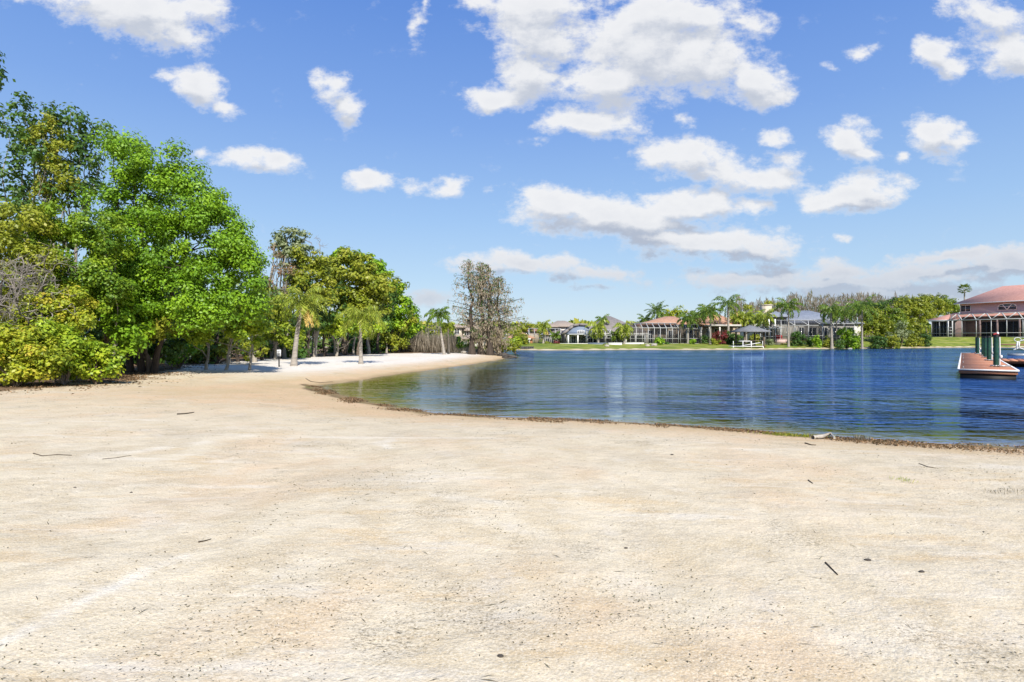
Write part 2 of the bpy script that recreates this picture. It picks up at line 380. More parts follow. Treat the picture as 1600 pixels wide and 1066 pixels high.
# ---------------------------------------------------------------- ground and water
ang = np.concatenate([np.radians(np.arange(-52, 52, .2)), np.radians(np.arange(52, 308, 3.0))])
rad = .5*np.exp(np.arange(0, 561)*math.log(5000/.5)/560)
AA, RR = np.meshgrid(ang, rad, indexing='ij'); GX = np.sin(AA)*RR; GYv = np.cos(AA)*RR
na, nr = AA.shape
HZ, SD = height(GX.ravel(), GYv.ravel()); HZ = HZ.reshape(AA.shape); SD = SD.reshape(AA.shape)
WOODS = [G(-400,640,.45), G(0,606,.45), G(100,598,.45), G(190,588,.45), G(240,580,.45), G(300,568,.45), G(400,562,.45), G(500,557,.45), G(600,552.5,.45), G(700,549.8,.45), (-9,75),(-9,200),(-400,200),(-400,10)]
woods = inside(GX, GYv, WOODS); wd = seg_dist(GX, GYv, WOODS, True); wd = np.where(woods, wd, -wd)
farm = sstep(GYv, 80, 90)
wrack_line = seg_dist(GX, GYv, near_pts[:]+[(12,9.0)])
Lland = -SD
wn = fbm(GX*1.3, GYv*1.3, 4)
wwid = .10+1.0*fbm(GX*.7+9, GYv*.7, 3)+.25*sstep(GX, 3, 8)+.15*np.exp(-((GX+6)**2+(GYv-20.)**2)/8)
wrack = (wrack_line < 4)*sstep(Lland, -.10, .02)*(1-sstep(Lland, wwid*.45, wwid))*(SD < .12)*(1-sstep(np.hypot(GX+8.6, GYv-21.6)*(GYv > 21.9), .5, 1.2))
wrack = np.where(GYv > 22.4, 0, wrack)
grass = farm*sstep(Lland, .6, 1.5)
tx = np.array(G(440,625,.3)); ty = np.array(G(1000,690,.2))
tan = .70*np.exp(-(((GX+8)/6.5)**2+((GYv-17.5)/5.)**2))+.80*sstep(Lland, 0, .2)*(1-sstep(Lland, .5, 3.4))*(wrack_line < 9)+.3*fbm(GX*.25+3, GYv*.25, 3)
cove_d = seg_dist(GX, GYv, [near_pts[0]]+cove_pts[::-1])
tan = np.maximum(tan, .9*np.exp(-(cove_d/3.2)**2)*(GYv > 18))
litter = sstep(wd+(fbm(GX*.8, GYv*.8, 3)-.5)*2.4, -.7, .4)*(1-farm)
litter = np.maximum(litter, .5*sstep(wd, -2.8, -.5)*sstep(fbm(GX*1.7, GYv*3, 3), .42, .62)*(GYv < 30)*(1-farm))
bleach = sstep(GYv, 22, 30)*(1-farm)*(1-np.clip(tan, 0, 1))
wet = sstep(SD+.5*(wn-.5), -.75, .0)
def quads(na, nr, wrapa=True):
    i, j = np.meshgrid(np.arange(na), np.arange(nr-1), indexing='ij'); i2 = (i+1) % na
    return np.stack([i*nr+j, i*nr+j+1, i2*nr+j+1, i2*nr+j], -1).reshape(-1, 4)
Q = quads(na, nr)
def attr(me, name, arr):
    a = me.attributes.new(name, 'FLOAT', 'POINT'); a.data.foreach_set('value', arr.astype(np.float32))

tk = lambda pts, w_: np.exp(-(seg_dist(GX, GYv, [G(*p, .37) for p in pts])/w_)**2)
track = np.clip(tk([(-60,1060),(60,995),(215,912)], .05)+tk([(215,912),(290,880)], .04)*.8+tk([(150,714),(320,690)], .14)*.7+tk([(600,684),(606,694)], .08)+tk([(680,778),(780,790)], .06)*.6+tk([(960,905),(1010,918)], .07)*.4+tk([(1300,770),(1420,776)], .06)*.6, 0, 1)
def ground_mat():
    m, g = newmat('sand_and_grass'); tc = g.n('ShaderNodeTexCoord'); P = tc.outputs['Object']
    A = lambda n: g.n('ShaderNodeAttribute', attribute_name=n).outputs['Fac']
    big = g.noise(P, .45, 5, .6); mid = g.noise(P, 2.2, 6, .65); fine = g.noise(P, 22, 5, .7); grain = g.noise(P, 75, 2, .8); g2 = g.noise(g.vmath('MULTIPLY', P, (1, 1.6, 1)), 34, 4, .8)
    sand = g.mix(g.ramp(mid, .3, .7), (.54,.440,.285), (.67,.58,.42))
    sand = g.mix(g.math('MULTIPLY', g.ramp(big, .48, .68), .55), sand, (.60,.415,.24))
    sand = g.mix(g.math('MULTIPLY', g.ramp(g.noise(g.vmath('ADD', P, (31, 7, 0)), .8, 6, .7), .50, .62), .45), sand, (.46,.38,.26))
    mp_ = g.n('ShaderNodeMapping'); g.put(mp_.inputs[0], P); mp_.inputs['Rotation'].default_value = (0,0,.55); mp_.inputs['Scale'].default_value = (.35,2.2,1)
    sand = g.mix(g.math('MULTIPLY', g.ramp(g.noise(mp_.outputs[0], .9, 6, .7), .55, .68), .6), sand, (.70,.63,.51))
    mp2 = g.n('ShaderNodeMapping'); g.put(mp2.inputs[0], P); mp2.inputs['Rotation'].default_value = (0,0,-.2); mp2.inputs['Scale'].default_value = (.4,1.6,1)
    sand = g.mix(g.math('MULTIPLY', g.ramp(g.noise(mp2.outputs[0], 1.7, 6, .7), .54, .66), .55), sand, (.56,.405,.215))
    sand = g.mix(g.math('MULTIPLY', A('track'), g.ramp(mid, .35, .55, .1, .6)), sand, (.76,.71,.61))
    sand = g.mix(g.math('MULTIPLY', g.ramp(g.noise(g.vmath('ADD', P, (3, 57, 0)), 1.1, 6, .7), .56, .66), .35), sand, (.66,.60,.50))
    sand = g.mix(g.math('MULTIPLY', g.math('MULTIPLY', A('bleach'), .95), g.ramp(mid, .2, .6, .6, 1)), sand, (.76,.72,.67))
    sand = g.mix(g.math('MULTIPLY', g.ramp(g.math('ADD', A('tan'), g.math('MULTIPLY', g.math('SUBTRACT', mid, .5), 1.5)), .1, 1.0), .85), sand, g.mix(g.ramp(big, .35, .65), (.47,.325,.155), (.57,.375,.20)))
    # grey crust and algae patches with specks
    crust = g.ramp(g.noise(g.vmath('ADD', P, (11, 3, 0)), .9, 5, .65), .54, .66)
    speck = g.ramp(g.math('ADD', g2, g.math('MULTIPLY', crust, .07)), .57, .67)
    speck = g.math('MULTIPLY', speck, g.math('ADD', .28, g.math('MULTIPLY', crust, .45)))
    sand = g.mix(speck, sand, (.19,.15,.09))
    sp2 = g.math('MULTIPLY', g.ramp(grain, .53, .68), g.math('ADD', .30, g.math('MULTIPLY', crust, .40)))
    sand = g.mix(sp2, sand, (.22,.18,.12))
    sand = g.mix(g.math('MULTIPLY', g.ramp(grain, .50, .36), .45), sand, (.78,.70,.56))
    lit = g.mix(g.ramp(fine, .35, .65), (.09,.055,.03), (.26,.17,.10))
    col = g.mix(g.ramp(g.math('ADD', A('litter'), g.math('MULTIPLY', g.math('SUBTRACT', fine, .5), 1.2)), .3, .8), sand, lit)
    wr = g.mix(g.ramp(fine, .35, .65), (.085,.055,.03), (.22,.15,.08))
    wr = g.mix(g.math('MULTIPLY', g.ramp(g.noise(P, 1.4, 4, .6), .5, .62), .6), wr, (.17,.18,.05))
    col = g.mix(g.ramp(g.math('ADD', A('wrack'), g.math('MULTIPLY', g.math('SUBTRACT', fine, .5), 2.2)), .35, .75), col, wr)
    col = g.mix(g.math('MULTIPLY', A('wet'), .70), col, (.29,.205,.10))
    gn = g.noise(P, .35, 5, .7)
    gr = g.mix(g.ramp(gn, .35, .65), (.10,.155,.018), (.22,.25,.035))
    gr = g.mix(g.math('MULTIPLY', g.ramp(g.noise(g.vmath('MULTIPLY', P, (.4, 1.4, 1)), .6, 4, .7), .5, .62), .6), gr, (.36,.32,.12))
    col = g.mix(g.ramp(g.math('ADD', A('grass'), g.math('MULTIPLY', g.math('SUBTRACT', fine, .5), .8)), .35, .65), col, gr)
    p = g.n('ShaderNodeBsdfPrincipled'); g.put(p.inputs['Base Color'], col)
    p.inputs['Roughness'].default_value = .95; p.inputs['Specular IOR Level'].default_value = .15
    hgt = g.math('ADD', g.math('MULTIPLY', g.noise(P, 5, 5, .65), .055), g.math('ADD', g.math('MULTIPLY', fine, .016), g.math('MULTIPLY', grain, .005)))
    b = g.n('ShaderNodeBump'); b.inputs['Strength'].default_value = .55; b.inputs['Distance'].default_value = 1.0
    g.put(b.inputs['Height'], hgt); g.put(p.inputs['Normal'], b.outputs[0])
    return finish(m, g, p.outputs[0])

mb = MB(); V = np.stack([GX.ravel(), GYv.ravel(), HZ.ravel()], -1)
V = np.vstack([V, [0, 0, gz(0, 0)]]); mb.add(V, Q)
ci = len(V)-1
mb.L.append(np.array([[ci, i*nr, ((i+1) % na)*nr] for i in range(na)]).ravel()); mb.N.append(np.full(na, 3)); mb.T.append(np.full(na, .5))
gm = mb.build('ground', ground_mat(), smooth=True); gm['kind'] = 'structure'
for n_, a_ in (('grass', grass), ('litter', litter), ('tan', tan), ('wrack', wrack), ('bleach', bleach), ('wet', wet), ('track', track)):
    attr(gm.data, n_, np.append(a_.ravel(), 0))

def water_mat():
    m, g = newmat('lake_water'); tc = g.n('ShaderNodeTexCoord'); P = tc.outputs['Object']
    A = lambda n: g.n('ShaderNodeAttribute', attribute_name=n).outputs['Fac']
    def wv(sc, st, rot, det=3):
        mp = g.n('ShaderNodeMapping'); g.put(mp.inputs[0], P); mp.inputs['Rotation'].default_value = (0,0,rot); mp.inputs['Scale'].default_value = st
        return g.noise(mp.outputs[0], sc, det, .55)
    h = g.math('ADD', g.math('MULTIPLY', wv(2.2, (.45,1.5,1), .08), .12), g.math('MULTIPLY', wv(6.5, (.5,1.4,1), -.25), .022))
    h = g.math('ADD', h, g.math('MULTIPLY', wv(.8, (.35,1.5,1), .05), .12))
    h = g.math('ADD', h, g.math('MULTIPLY', wv(1.25, (.6,1.25,1), -.12), .12))
    h = g.math('ADD', h, g.math('MULTIPLY', wv(.33, (.4,1.3,1), .1, 5), .22))
    patch = g.ramp(g.noise(g.vmath('MULTIPLY', P, (.35, 1.6, 1)), .22, 7, .72), .34, .66, .62, 1.5)
    patch = g.mix(A('gloss'), patch, (1,1,1))
    wind = g.ramp(g.noise(g.vmath('MULTIPLY', P, (1, .6, 1)), .11, 5, .6), .38, .62, .55, 1.15)
    h = g.math('MULTIPLY', h, g.math('MULTIPLY', A('ripple'), wind))
    b = g.n('ShaderNodeBump'); b.inputs['Strength'].default_value = 1.0; b.inputs['Distance'].default_value = 1.0; g.put(b.inputs['Height'], h)
    fr = g.n('ShaderNodeFresnel'); fr.inputs['IOR'].default_value = 1.33; g.put(fr.inputs['Normal'], b.outputs[0])
    gl = g.n('ShaderNodeBsdfGlossy'); gl.inputs['Roughness'].default_value = .03; g.put(gl.inputs['Normal'], b.outputs[0]); g.put(gl.inputs[0], g.mix(A('gloss'), (.42,.64,1), (.78,.84,.90)))
    dp = A('depth')
    def ex(k): return g.math('POWER', 2.718, g.math('MULTIPLY', dp, -k))
    cc = g.n('ShaderNodeCombineColor'); g.put(cc.inputs[0], ex(4.2)); g.put(cc.inputs[1], ex(3.4)); g.put(cc.inputs[2], ex(11.))
    tr = g.n('ShaderNodeBsdfTransparent'); g.put(tr.inputs[0], cc.outputs[0])
    df = g.n('ShaderNodeBsdfDiffuse'); g.put(df.inputs[0], g.mix(g.ramp(dp, .3, .95), (.10,.095,.008), (.008,.038,.125)))
    body = g.n('ShaderNodeMixShader'); g.put(body.inputs[0], g.ramp(dp, .25, 1.3, .0, .95)); g.put(body.inputs[1], tr.outputs[0]); g.put(body.inputs[2], df.outputs[0])
    mx = g.n('ShaderNodeMixShader'); g.put(mx.inputs[0], g.math('MULTIPLY', g.math('MULTIPLY', fr.outputs[0], patch), g.ramp(A('gloss'), 0.0, 1.0, .56, .54), clamp=True)); g.put(mx.inputs[1], body.outputs[0]); g.put(mx.inputs[2], gl.outputs[0])
    return finish(m, g, mx.outputs[0])
keepv = (SD > -1.6).ravel(); kq = keepv[Q].any(1) & (np.hypot(GX, GYv).ravel()[Q].max(1) < 400)
used = np.unique(Q[kq]); remap = np.full(na*nr, -1); remap[used] = np.arange(len(used))
mb = MB(); mb.add(np.stack([GX.ravel()[used], GYv.ravel()[used], np.zeros(len(used))], -1), remap[Q[kq]])
wt = mb.build('water', water_mat(), smooth=True); wt['kind'] = 'structure'
calm = 1-.86*np.exp(-(((GX+3)/9)**2+((GYv-24)/14)**2)); attr(wt.data, 'gloss', (1-calm).ravel()[used]/.86)
calm = calm*(.6+.55*sstep(SD, .2, 2.5))
attr(wt.data, 'depth', np.maximum(-HZ, 0).ravel()[used]); attr(wt.data, 'ripple', calm.ravel()[used])
# ---------------------------------------------------------------- vegetation
def sph(n):
    v = RN.normal(size=(n, 3)); return v/np.linalg.norm(v, axis=1)[:, None]
def crown_clusters(ells, Y, dens=1.0, cr=.6, ydepth=None):
    """ells in photograph pixels at distance Y -> cluster centres, radii, owner ellipse centre"""
    out = []; s = Y/F
    for e in ells:
        px, py, rx, ry = e[:4]; dY = e[4] if len(e) > 4 else 0
        c = np.array([X(px, Y+dY), Y+dY, Z(py, Y+dY)]); r = np.array([rx*s, min(rx, ry*1.3)*s*.9, ry*s])
        n = max(3, int(dens*(r[0]*r[2]+r[0]*r[1])*2.1/(cr*cr)))
        d = sph(n); q = RN.random(n)**.42
        P = c+d*r*q[:, None]; out.append(np.column_stack([P, cr*(.65+.6*RN.random(n)), np.tile(c, (n, 1))]))
    return np.vstack(out)
def leafy(mb, C, n_per, size, flat=.75, up=.45, tmode=None, aspect=.62, hang=0.0, tbase=None):
    k = len(C); n = k*n_per
    own = np.repeat(np.arange(k), n_per); d = sph(n); q = RN.random(n)**.45
    P = C[own, :3]+d*(C[own, 3]*q)[:, None]*np.array([1, 1, flat])
    P[:, 2] -= hang*RN.random(n)*C[own, 3]
    P += RN.normal(size=(n, 3))*.04
    out = P-C[own, 4:7]; out /= np.linalg.norm(out, axis=1)[:, None]+1e-9
    N = d*.85+out*.35+np.array([0, 0, up])+RN.normal(size=(n, 3))*.38
    ct = RN.random(k)
    t = np.clip(.50*ct[own]+.50*RN.random(n), 0, 1)
    if tbase is not None: t = np.clip(t*.7+tbase, 0, 1)
    td = None
    if tmode == 'hang': td = np.tile([0, 0, -1.], (n, 1))+RN.normal(size=(n, 3))*.18; N = RN.normal(size=(n, 3))*[1, 1, .1]
    mb.kites(P, N, size*(.65+.7*RN.random(n)), aspect, t, td)
def limb_pts(a, b, wob=.3, n=6):
    a = np.array(a, float); b = np.array(b, float); t = np.linspace(0, 1, n)[:, None]
    L = np.linalg.norm(b-a); w_ = RN.normal(size=(n, 3))*wob*L*.06*np.sin(t*math.pi)
    c = a+(b-a)*t+w_; c[:, 2] += np.sin(t[:, 0]*math.pi)*L*.05
    return c
def tree(name, label, cat, px, Y, ells, leaf, bark='bark', size=.22, n_per=70, dens=1, cr=.6, r0=.18, group=None, trunks=None,
         flat=.75, up=.45, limbs=9, tmode=None, hang=0, aspect=.62, tbase=None, top=None):
    x = X(px, Y); b = (x, Y, gz(x, Y)-.05)
    o = thing(name, label, cat, b, group)
    C = crown_clusters(ells, Y, dens, cr); mb = MB(); leafy(mb, C, n_per, size, flat, up, tmode, aspect, hang, tbase)
    mb.build('crown', M[leaf], o)
    tb = MB(); big = max(ells, key=lambda e: e[2]*e[3])
    tops = trunks or [(px, big[0], min(e[1] for e in ells)+.25*big[3])]
    for (bx, tx_, ty_) in tops:
        x0 = X(bx, Y+.8); a = (x0, Y+.8, gz(x0, Y+.8)-.1); e = (X(tx_, Y+.8), Y+.8, Z(ty_, Y+.8))
        P = limb_pts(a, e, .35, 9); tb.tube(P, r0*np.linspace(1, .22, 9)*(1+.35*np.exp(-np.linspace(0, 8, 9))), 8)
        idx = RN.choice(len(C), min(limbs, len(C)), replace=False)
        for i in idx:
            q = C[i, :3]; f = min(7, max(2, int(RN.integers(2, 7)))); s_ = P[f]
            if q[2] < s_[2]-.5: s_ = P[2]
            tb.tube(limb_pts(s_, q, .5, 6), r0*.42*np.linspace(1, .2, 6), 5)
    tb.build('trunk', M[bark], o, smooth=True)
    return o
def shrub(name, label, px, Y, ells, leaf, size=.14, n_per=50, dens=1, cr=.3, group=None, cat='shrub', **kw):
    x = X(px, Y); b = (x, Y, gz(x, Y)-.03); o = thing(name, label, cat, b, group)
    C = crown_clusters(ells, Y, dens, cr); mb = MB(); leafy(mb, C, n_per, size, **kw); mb.build('foliage', M[leaf], o)
    tb = MB()
    for i in RN.choice(len(C), min(8, len(C)), replace=False):
        tb.tube(limb_pts(b, C[i, :3], .5, 5), np.linspace(.035, .01, 5), 5)
    tb.build('stem', M['bark'], o)
    return o

# --- left woods, nearest first
tree('overhanging_tree', 'tall tree at the far left whose dark leafy branch tips reach in against the sky', 'tree', -95, 19,
     [(-80,150,50,60),(-40,118,34,22),(-14,116,26,12),(-10,92,12,6),(-70,260,40,70),(-10,130,18,8)], 'leaf_dark', 'bark', .15, 46, .45, .3, .2)
tree('airy_tree', 'tall airy dark green tree with pale stems, sky showing through, highest on the left', 'tree', 70, 25,
     [(25,215,34,50),(60,190,40,45),(95,190,38,38),(135,225,36,34),(20,270,40,44),(80,250,54,50),(130,270,38,38),(40,320,50,26),(112,300,44,30),(155,200,20,10),(30,165,18,12)],
     'leaf_dark', 'bark_pale', .17, 40, .62, .42, .09, trunks=[(60,50,190),(90,80,215),(100,130,225)], limbs=10, tbase=.22)
tree('feathery_tree', 'slender pale-stemmed tree with feathery olive sprays in front of the airy dark tree', 'tree', 86, 24.3,
     [(74,195,20,18),(66,225,20,24),(92,222,20,30),(78,262,26,26),(98,280,22,20),(60,290,20,20)], 'leaf_olive', 'bark_pale', .11, 70, .6, .3, .07, trunks=[(88,72,176)], limbs=7, tbase=.25)
tree('broad_bright_tree', 'broad tall bright green tree with dense sunlit crown, biggest on the left', 'tree', 212, 23.5,
     [(215,265,52,50),(195,232,34,26),(262,270,52,44),(205,330,62,55),(300,320,55,45),(335,375,52,55),(250,385,80,60),(190,415,55,60),(345,440,50,48),(275,455,80,50),(385,420,26,42),(370,385,28,40),(330,495,60,32),(230,495,60,34),(390,470,24,34),(165,370,26,40),(372,385,34,44),(322,325,48,40),(395,440,24,40)],
     'leaf_bright', 'bark_dark', .118, 235, .84, .56, .12, trunks=[(222,215,250),(240,300,330),(205,180,350)], limbs=10, tbase=.05)
tree('low_branching_tree', 'lime green tree leaning out under the broad bright crown beside the dark understorey', 'tree', 330, 26,
     [(345,505,58,24),(300,520,46,20),(395,515,34,24),(410,478,18,40),(370,470,40,22)], 'leaf_lime', 'bark_pale', .12, 150, .9, .40, .07, trunks=[(322,330,500),(352,370,500),(390,395,510)], limbs=5)
tree('mixed_tree', 'mid green tree with light leaves left of the broad bright tree', 'tree', 120, 21,
     [(110,345,56,30),(150,370,46,42),(60,362,50,36),(120,420,60,44),(165,450,44,44),(70,450,40,30)], 'leaf_lime', 'bark_pale', .11, 150, .75, .40, .08, trunks=[(108,98,330),(178,182,370)], limbs=6, tbase=-.1)
tree('olive_tree', 'olive green tree at the left edge behind the tangle of bare grey branches', 'tree', 25, 20,
     [(25,345,56,34),(15,395,60,44),(70,420,50,40),(20,470,60,40),(80,470,44,36),(-20,340,40,40)], 'leaf_olive', 'bark', .11, 140, .75, .42, .09, limbs=5, tbase=.2)
tree('teal_leaf_tree', 'fresh green tree with large pale leaves between the yellow shrubs and the broad tree', 'tree', 170, 22,
     [(165,455,50,34),(125,470,40,30),(195,500,40,34),(200,530,34,26)], 'leaf_bright', 'bark', .16, 80, .9, .4, .07, limbs=5, tbase=.15)
def bare_branch(mb, p, d, L, r, depth):
    pts = [np.array(p, float)]; d = np.array(d, float)
    for i in range(5):
        d = d+RN.normal(size=3)*.26; d /= np.linalg.norm(d); pts.append(pts[-1]+d*L/5)
    mb.tube(pts, np.linspace(r, r*.55, 6), 5 if depth > 1 else 3, cap=False)
    if depth > 0:
        for k in range(4 if depth > 1 else 3):
            nd = d*.35+RN.normal(size=3)*.7; nd /= np.linalg.norm(nd)
            bare_branch(mb, pts[2+(k % 4)], nd, L*.62, r*.55, depth-1)
def bare_tree(name, label, px, Y, tops, L, r, mat='twig', depth=3, cat='bare tree', group=None):
    x = X(px, Y); b = (x, Y, gz(x, Y)-.05); o = thing(name, label, cat, b, group)
    tb = MB()
    for (bx, tx_, ty_) in tops:
        a = (X(bx, Y), Y, gz(X(bx, Y), Y)-.1); e = np.array((X(tx_, Y), Y, Z(ty_, Y)))
        P = limb_pts(a, e, .5, 8); tb.tube(P, np.linspace(r, r*.4, 8), 7)
    tb.build('trunk', M[mat], o, smooth=True)
    bb = MB()
    for (bx, tx_, ty_) in tops:
        e = np.array((X(tx_, Y), Y, Z(ty_, Y))); a = np.array((X(bx, Y), Y, gz(X(bx, Y), Y)))
        for k in range(6):
            f = .55+.45*k/5; q = a+(e-a)*f; d = (e-a)/np.linalg.norm(e-a)*.5+RN.normal(size=3)*.6; d[1] = d[1]*.7-.15
            bare_branch(bb, q, d/np.linalg.norm(d), L, r*.5, depth)
    bb.build('branches', M[mat], o, smooth=True)
    return o
bare_tree('bare_tangled_tree', 'leafless tangle of pale grey branches at the left edge above the yellow shrubs', 18, 18.2,
          [(8,30,450),(30,55,455),(-15,5,430)], 1.1, .055)
# shrubs along the foot of the woods
yl = [('yellow_green_shrub', 'yellow-green leafy shrub touching the left edge of the sand', 25, 16.6, [(20,565,46,34),(60,560,36,34),(-10,540,40,40),(30,535,40,24)]),
      ('yellow_green_shrub', 'yellow-green shrub with orange tinged leaves, second from the left edge', 100, 17.4, [(95,560,34,30),(75,525,34,26),(115,535,26,24)]),
      ('yellow_green_shrub', 'tall yellow-green shrub rising behind the low ones under the bare grey branches', 85, 18.6, [(80,480,44,30),(110,470,26,20),(70,510,50,26),(20,505,44,26),(120,500,26,22)])]
for nm, lb, px, Y, el in yl: shrub(nm, lb, px, Y, el, 'leaf_yellow' if px < 90 else 'leaf_lime', .10, 115, 1.0, .28, 'shrubs at the foot of the woods', up=.6)
shrub('bright_green_shrub', 'bright lime green low shrub at the edge of the sand beside the dark hollow', 150, 18.2, [(135,572,30,22),(165,566,22,22),(125,550,26,20),(160,545,24,14)], 'leaf_lime', .12, 95, 1.0, .28, 'shrubs at the foot of the woods', up=.7)
shrub('shaded_shrub', 'dark green shaded shrub in the hollow under the broad bright tree', 225, 25.5, [(215,540,36,30),(255,545,34,26),(190,560,20,22)], 'leaf_dark', .16, 50, .8, .35, 'shrubs at the foot of the woods')
shrub('sapling_clump', 'small bright green sapling clump among the thin trunks right of the dark hollow', 280, 28, [(278,556,16,12),(300,545,14,14)], 'leaf_bright', .15, 40, .8, .25, 'shrubs at the foot of the woods')
shrub('understorey_shrub', 'dull olive shrub low under the lime green tree, behind its trunks', 340, 32, [(320,545,30,18),(360,540,26,20),(395,545,20,16)], 'leaf_olive', .18, 40, .7, .35, 'shrubs at the foot of the woods')
tree('rough_trunk_tree', 'gnarled dark tree at the sand edge with a stubby pale trunk beside the hollow', 'tree', 234, 23.6, [(215,515,40,26),(250,505,30,22),(190,530,26,22)], 'leaf_olive', 'bark', .17, 46, .6, .36, .14, trunks=[(234,222,520),(228,200,530)])
# thin trunks of the understorey, one small tree each
k = 0
spots = [(262,30,'pale'),(290,31,'pale'),(306,32,'dark'),(322,33,'pale'),(338,31,'dark'),(356,33,'pale'),(372,34,'dark'),(384,35,'dark'),(398,34,'pale'),(410,36,'dark'),
         (428,39,'dark'),(445,40,'pale'),(480,41,'dark'),(492,43,'pale'),(508,44,'dark'),(524,46,'pale'),(540,47,'dark'),(552,50,'pale'),(577,52,'pale'),(590,54,'dark'),(604,55,'pale'),(622,57,'dark')]
for px, Y, tone in spots:
    lab = ('thin pale trunked tree' if tone == 'pale' else 'thin dark trunked tree')+(' in the shade below the broad bright tree' if px < 425 else ' in the shade behind the two sand palms')
    tree('understorey_tree', lab, 'tree', px, Y, [(px+R.uniform(-8,8), 505+R.uniform(-14,10), 22, 22), (px+R.uniform(-12,12), 470+R.uniform(-20,10), 20, 24)],
         R.choice(['leaf_dark','leaf_olive']), 'bark_pale' if tone == 'pale' else 'bark_dark', .26, 34, .6, .6, R.uniform(.09,.15), 'thin trunks along the edge of the woods', trunks=[(px, px+R.uniform(-8,8), 490)], limbs=4)
# second row that closes the woods behind
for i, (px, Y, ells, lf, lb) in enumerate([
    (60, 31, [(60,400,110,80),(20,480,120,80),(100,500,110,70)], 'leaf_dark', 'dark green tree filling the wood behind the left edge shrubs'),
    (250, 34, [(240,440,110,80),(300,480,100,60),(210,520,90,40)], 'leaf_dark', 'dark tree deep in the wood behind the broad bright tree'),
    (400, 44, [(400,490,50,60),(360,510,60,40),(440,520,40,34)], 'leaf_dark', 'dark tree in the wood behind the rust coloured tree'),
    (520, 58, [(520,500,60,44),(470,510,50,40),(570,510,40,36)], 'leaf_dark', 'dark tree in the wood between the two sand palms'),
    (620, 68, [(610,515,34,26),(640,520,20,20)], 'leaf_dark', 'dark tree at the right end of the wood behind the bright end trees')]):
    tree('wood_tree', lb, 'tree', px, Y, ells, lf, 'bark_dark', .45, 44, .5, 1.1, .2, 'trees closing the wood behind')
    # undergrowth added as dark fill, standing in for the shade under the wood
    shrub('undergrowth', lb.replace('tree', 'undergrowth').replace('bright endundergrowths', 'end trees').replace('dark green undergrowth', 'dark green undergrowth'), px, Y-2.5, [(px-50,550,50,26),(px+40,548,50,26)], 'leaf_dark', .3, 40, .8, .6, 'undergrowth added as dark fill in the wood', cat='undergrowth')

# trees just outside the left edge of the view
for i, (px, Y, ells, lf, lb) in enumerate([
    (-190, 20, [(-190,380,100,110),(-230,470,110,90),(-140,450,60,90)], 'leaf_olive', 'olive tree outside the left edge next to the overhanging tree'),
    (-420, 24, [(-420,380,130,110),(-440,480,130,80)], 'leaf_bright', 'green tree far outside the left edge of the sand'),
    (-700, 30, [(-700,400,150,90),(-680,480,160,70)], 'leaf_dark', 'dark tree farthest outside the left edge')]):
    tree('edge_tree', lb, 'tree', px, Y, ells, lf, 'bark', .3, 50, .5, .8, .2)
# middle woods
tree('rust_tree', 'sparse tree with rust red new leaves right of the broad bright tree', 'tree', 425, 40,
     [(428,395,13,22),(424,430,16,26),(445,424,20,12),(432,460,14,26),(455,425,14,10)], 'leaf_rust', 'bark_pale', .15, 42, .42, .45, .13, trunks=[(425,428,380),(436,446,400)], limbs=14)
tree('grey_green_tree', 'tall grey-green open tree rising above the rust tree', 'tree', 455, 42,
     [(448,378,22,22),(470,372,14,14),(436,372,12,12),(455,402,24,18),(462,385,24,16)], 'leaf_grey', 'bark_pale', .24, 50, .6, .45, .13, trunks=[(450,449,372),(462,470,385)], limbs=14)
bare_tree('bare_top_tree', 'thin leafless tree top poking up beside the grey-green tree', 488, 46, [(488,487,380),(494,500,392)], 1.0, .06, depth=2)
tree('olive_brown_tree', 'olive brown rounded tree behind the taller sand palm', 'tree', 480, 41,
     [(478,408,26,22),(500,425,24,24),(465,430,22,20),(486,448,30,22),(505,460,22,18)], 'leaf_olive', 'bark', .22, 64, .8, .5, .15)
tree('yellow_wood_tree', 'yellow-olive tree low behind the taller sand palm and the sign', 'tree', 430, 38,
     [(428,500,22,26),(448,515,24,22),(415,530,16,18),(440,480,20,20),(455,535,18,14)], 'leaf_yellow', 'bark_pale', .2, 60, .8, .45, .12, tbase=-.1)
tree('broad_olive_tree', 'broad olive green tree crown above and between the two sand palms', 'tree', 545, 48,
     [(530,425,36,28),(560,430,38,30),(545,400,28,14),(585,450,30,30),(540,460,44,26),(505,500,26,22),(570,480,40,24)], 'leaf_olive', 'bark', .26, 76, .8, .6, .2, trunks=[(540,535,420),(560,575,430)], tbase=.18)
tree('dark_topped_tree', 'deep green rounded tree top behind the broad olive tree', 'tree', 575, 54,
     [(552,402,28,14),(575,415,26,18),(595,440,22,22),(535,400,18,10)], 'leaf_bright', 'bark', .3, 76, .8, .6, .2)
tree('lime_wood_tree', 'lime yellow tree low behind the smaller sand palm', 'tree', 525, 45,
     [(515,512,26,14),(540,505,24,16),(560,514,24,14),(500,506,16,14),(585,510,20,14)], 'leaf_lime', 'bark_pale', .2, 56, .8, .45, .1)
tree('end_green_tree', 'bright green layered tree, second from the right end of the wood', 'tree', 615, 57,
     [(612,455,22,18),(600,480,26,20),(620,500,26,20),(625,475,20,18),(595,510,22,18),(615,448,12,14)], 'leaf_bright', 'bark', .27, 76, .8, .55, .16)
tree('end_green_tree', 'small bright green tree at the right end of the wood beside the dead brush', 'tree', 642, 61,
     [(640,490,14,16),(648,505,10,16),(634,512,18,20),(625,525,20,14)], 'leaf_bright', 'bark', .27, 76, .8, .55, .14)
tree('end_olive_tree', 'olive green drooping tree over the sand at the right end of the wood', 'tree', 600, 56,
     [(600,530,22,14),(575,535,20,12),(618,535,18,10)], 'leaf_olive', 'bark_pale', .24, 56, .8, .5, .1, tbase=.15)

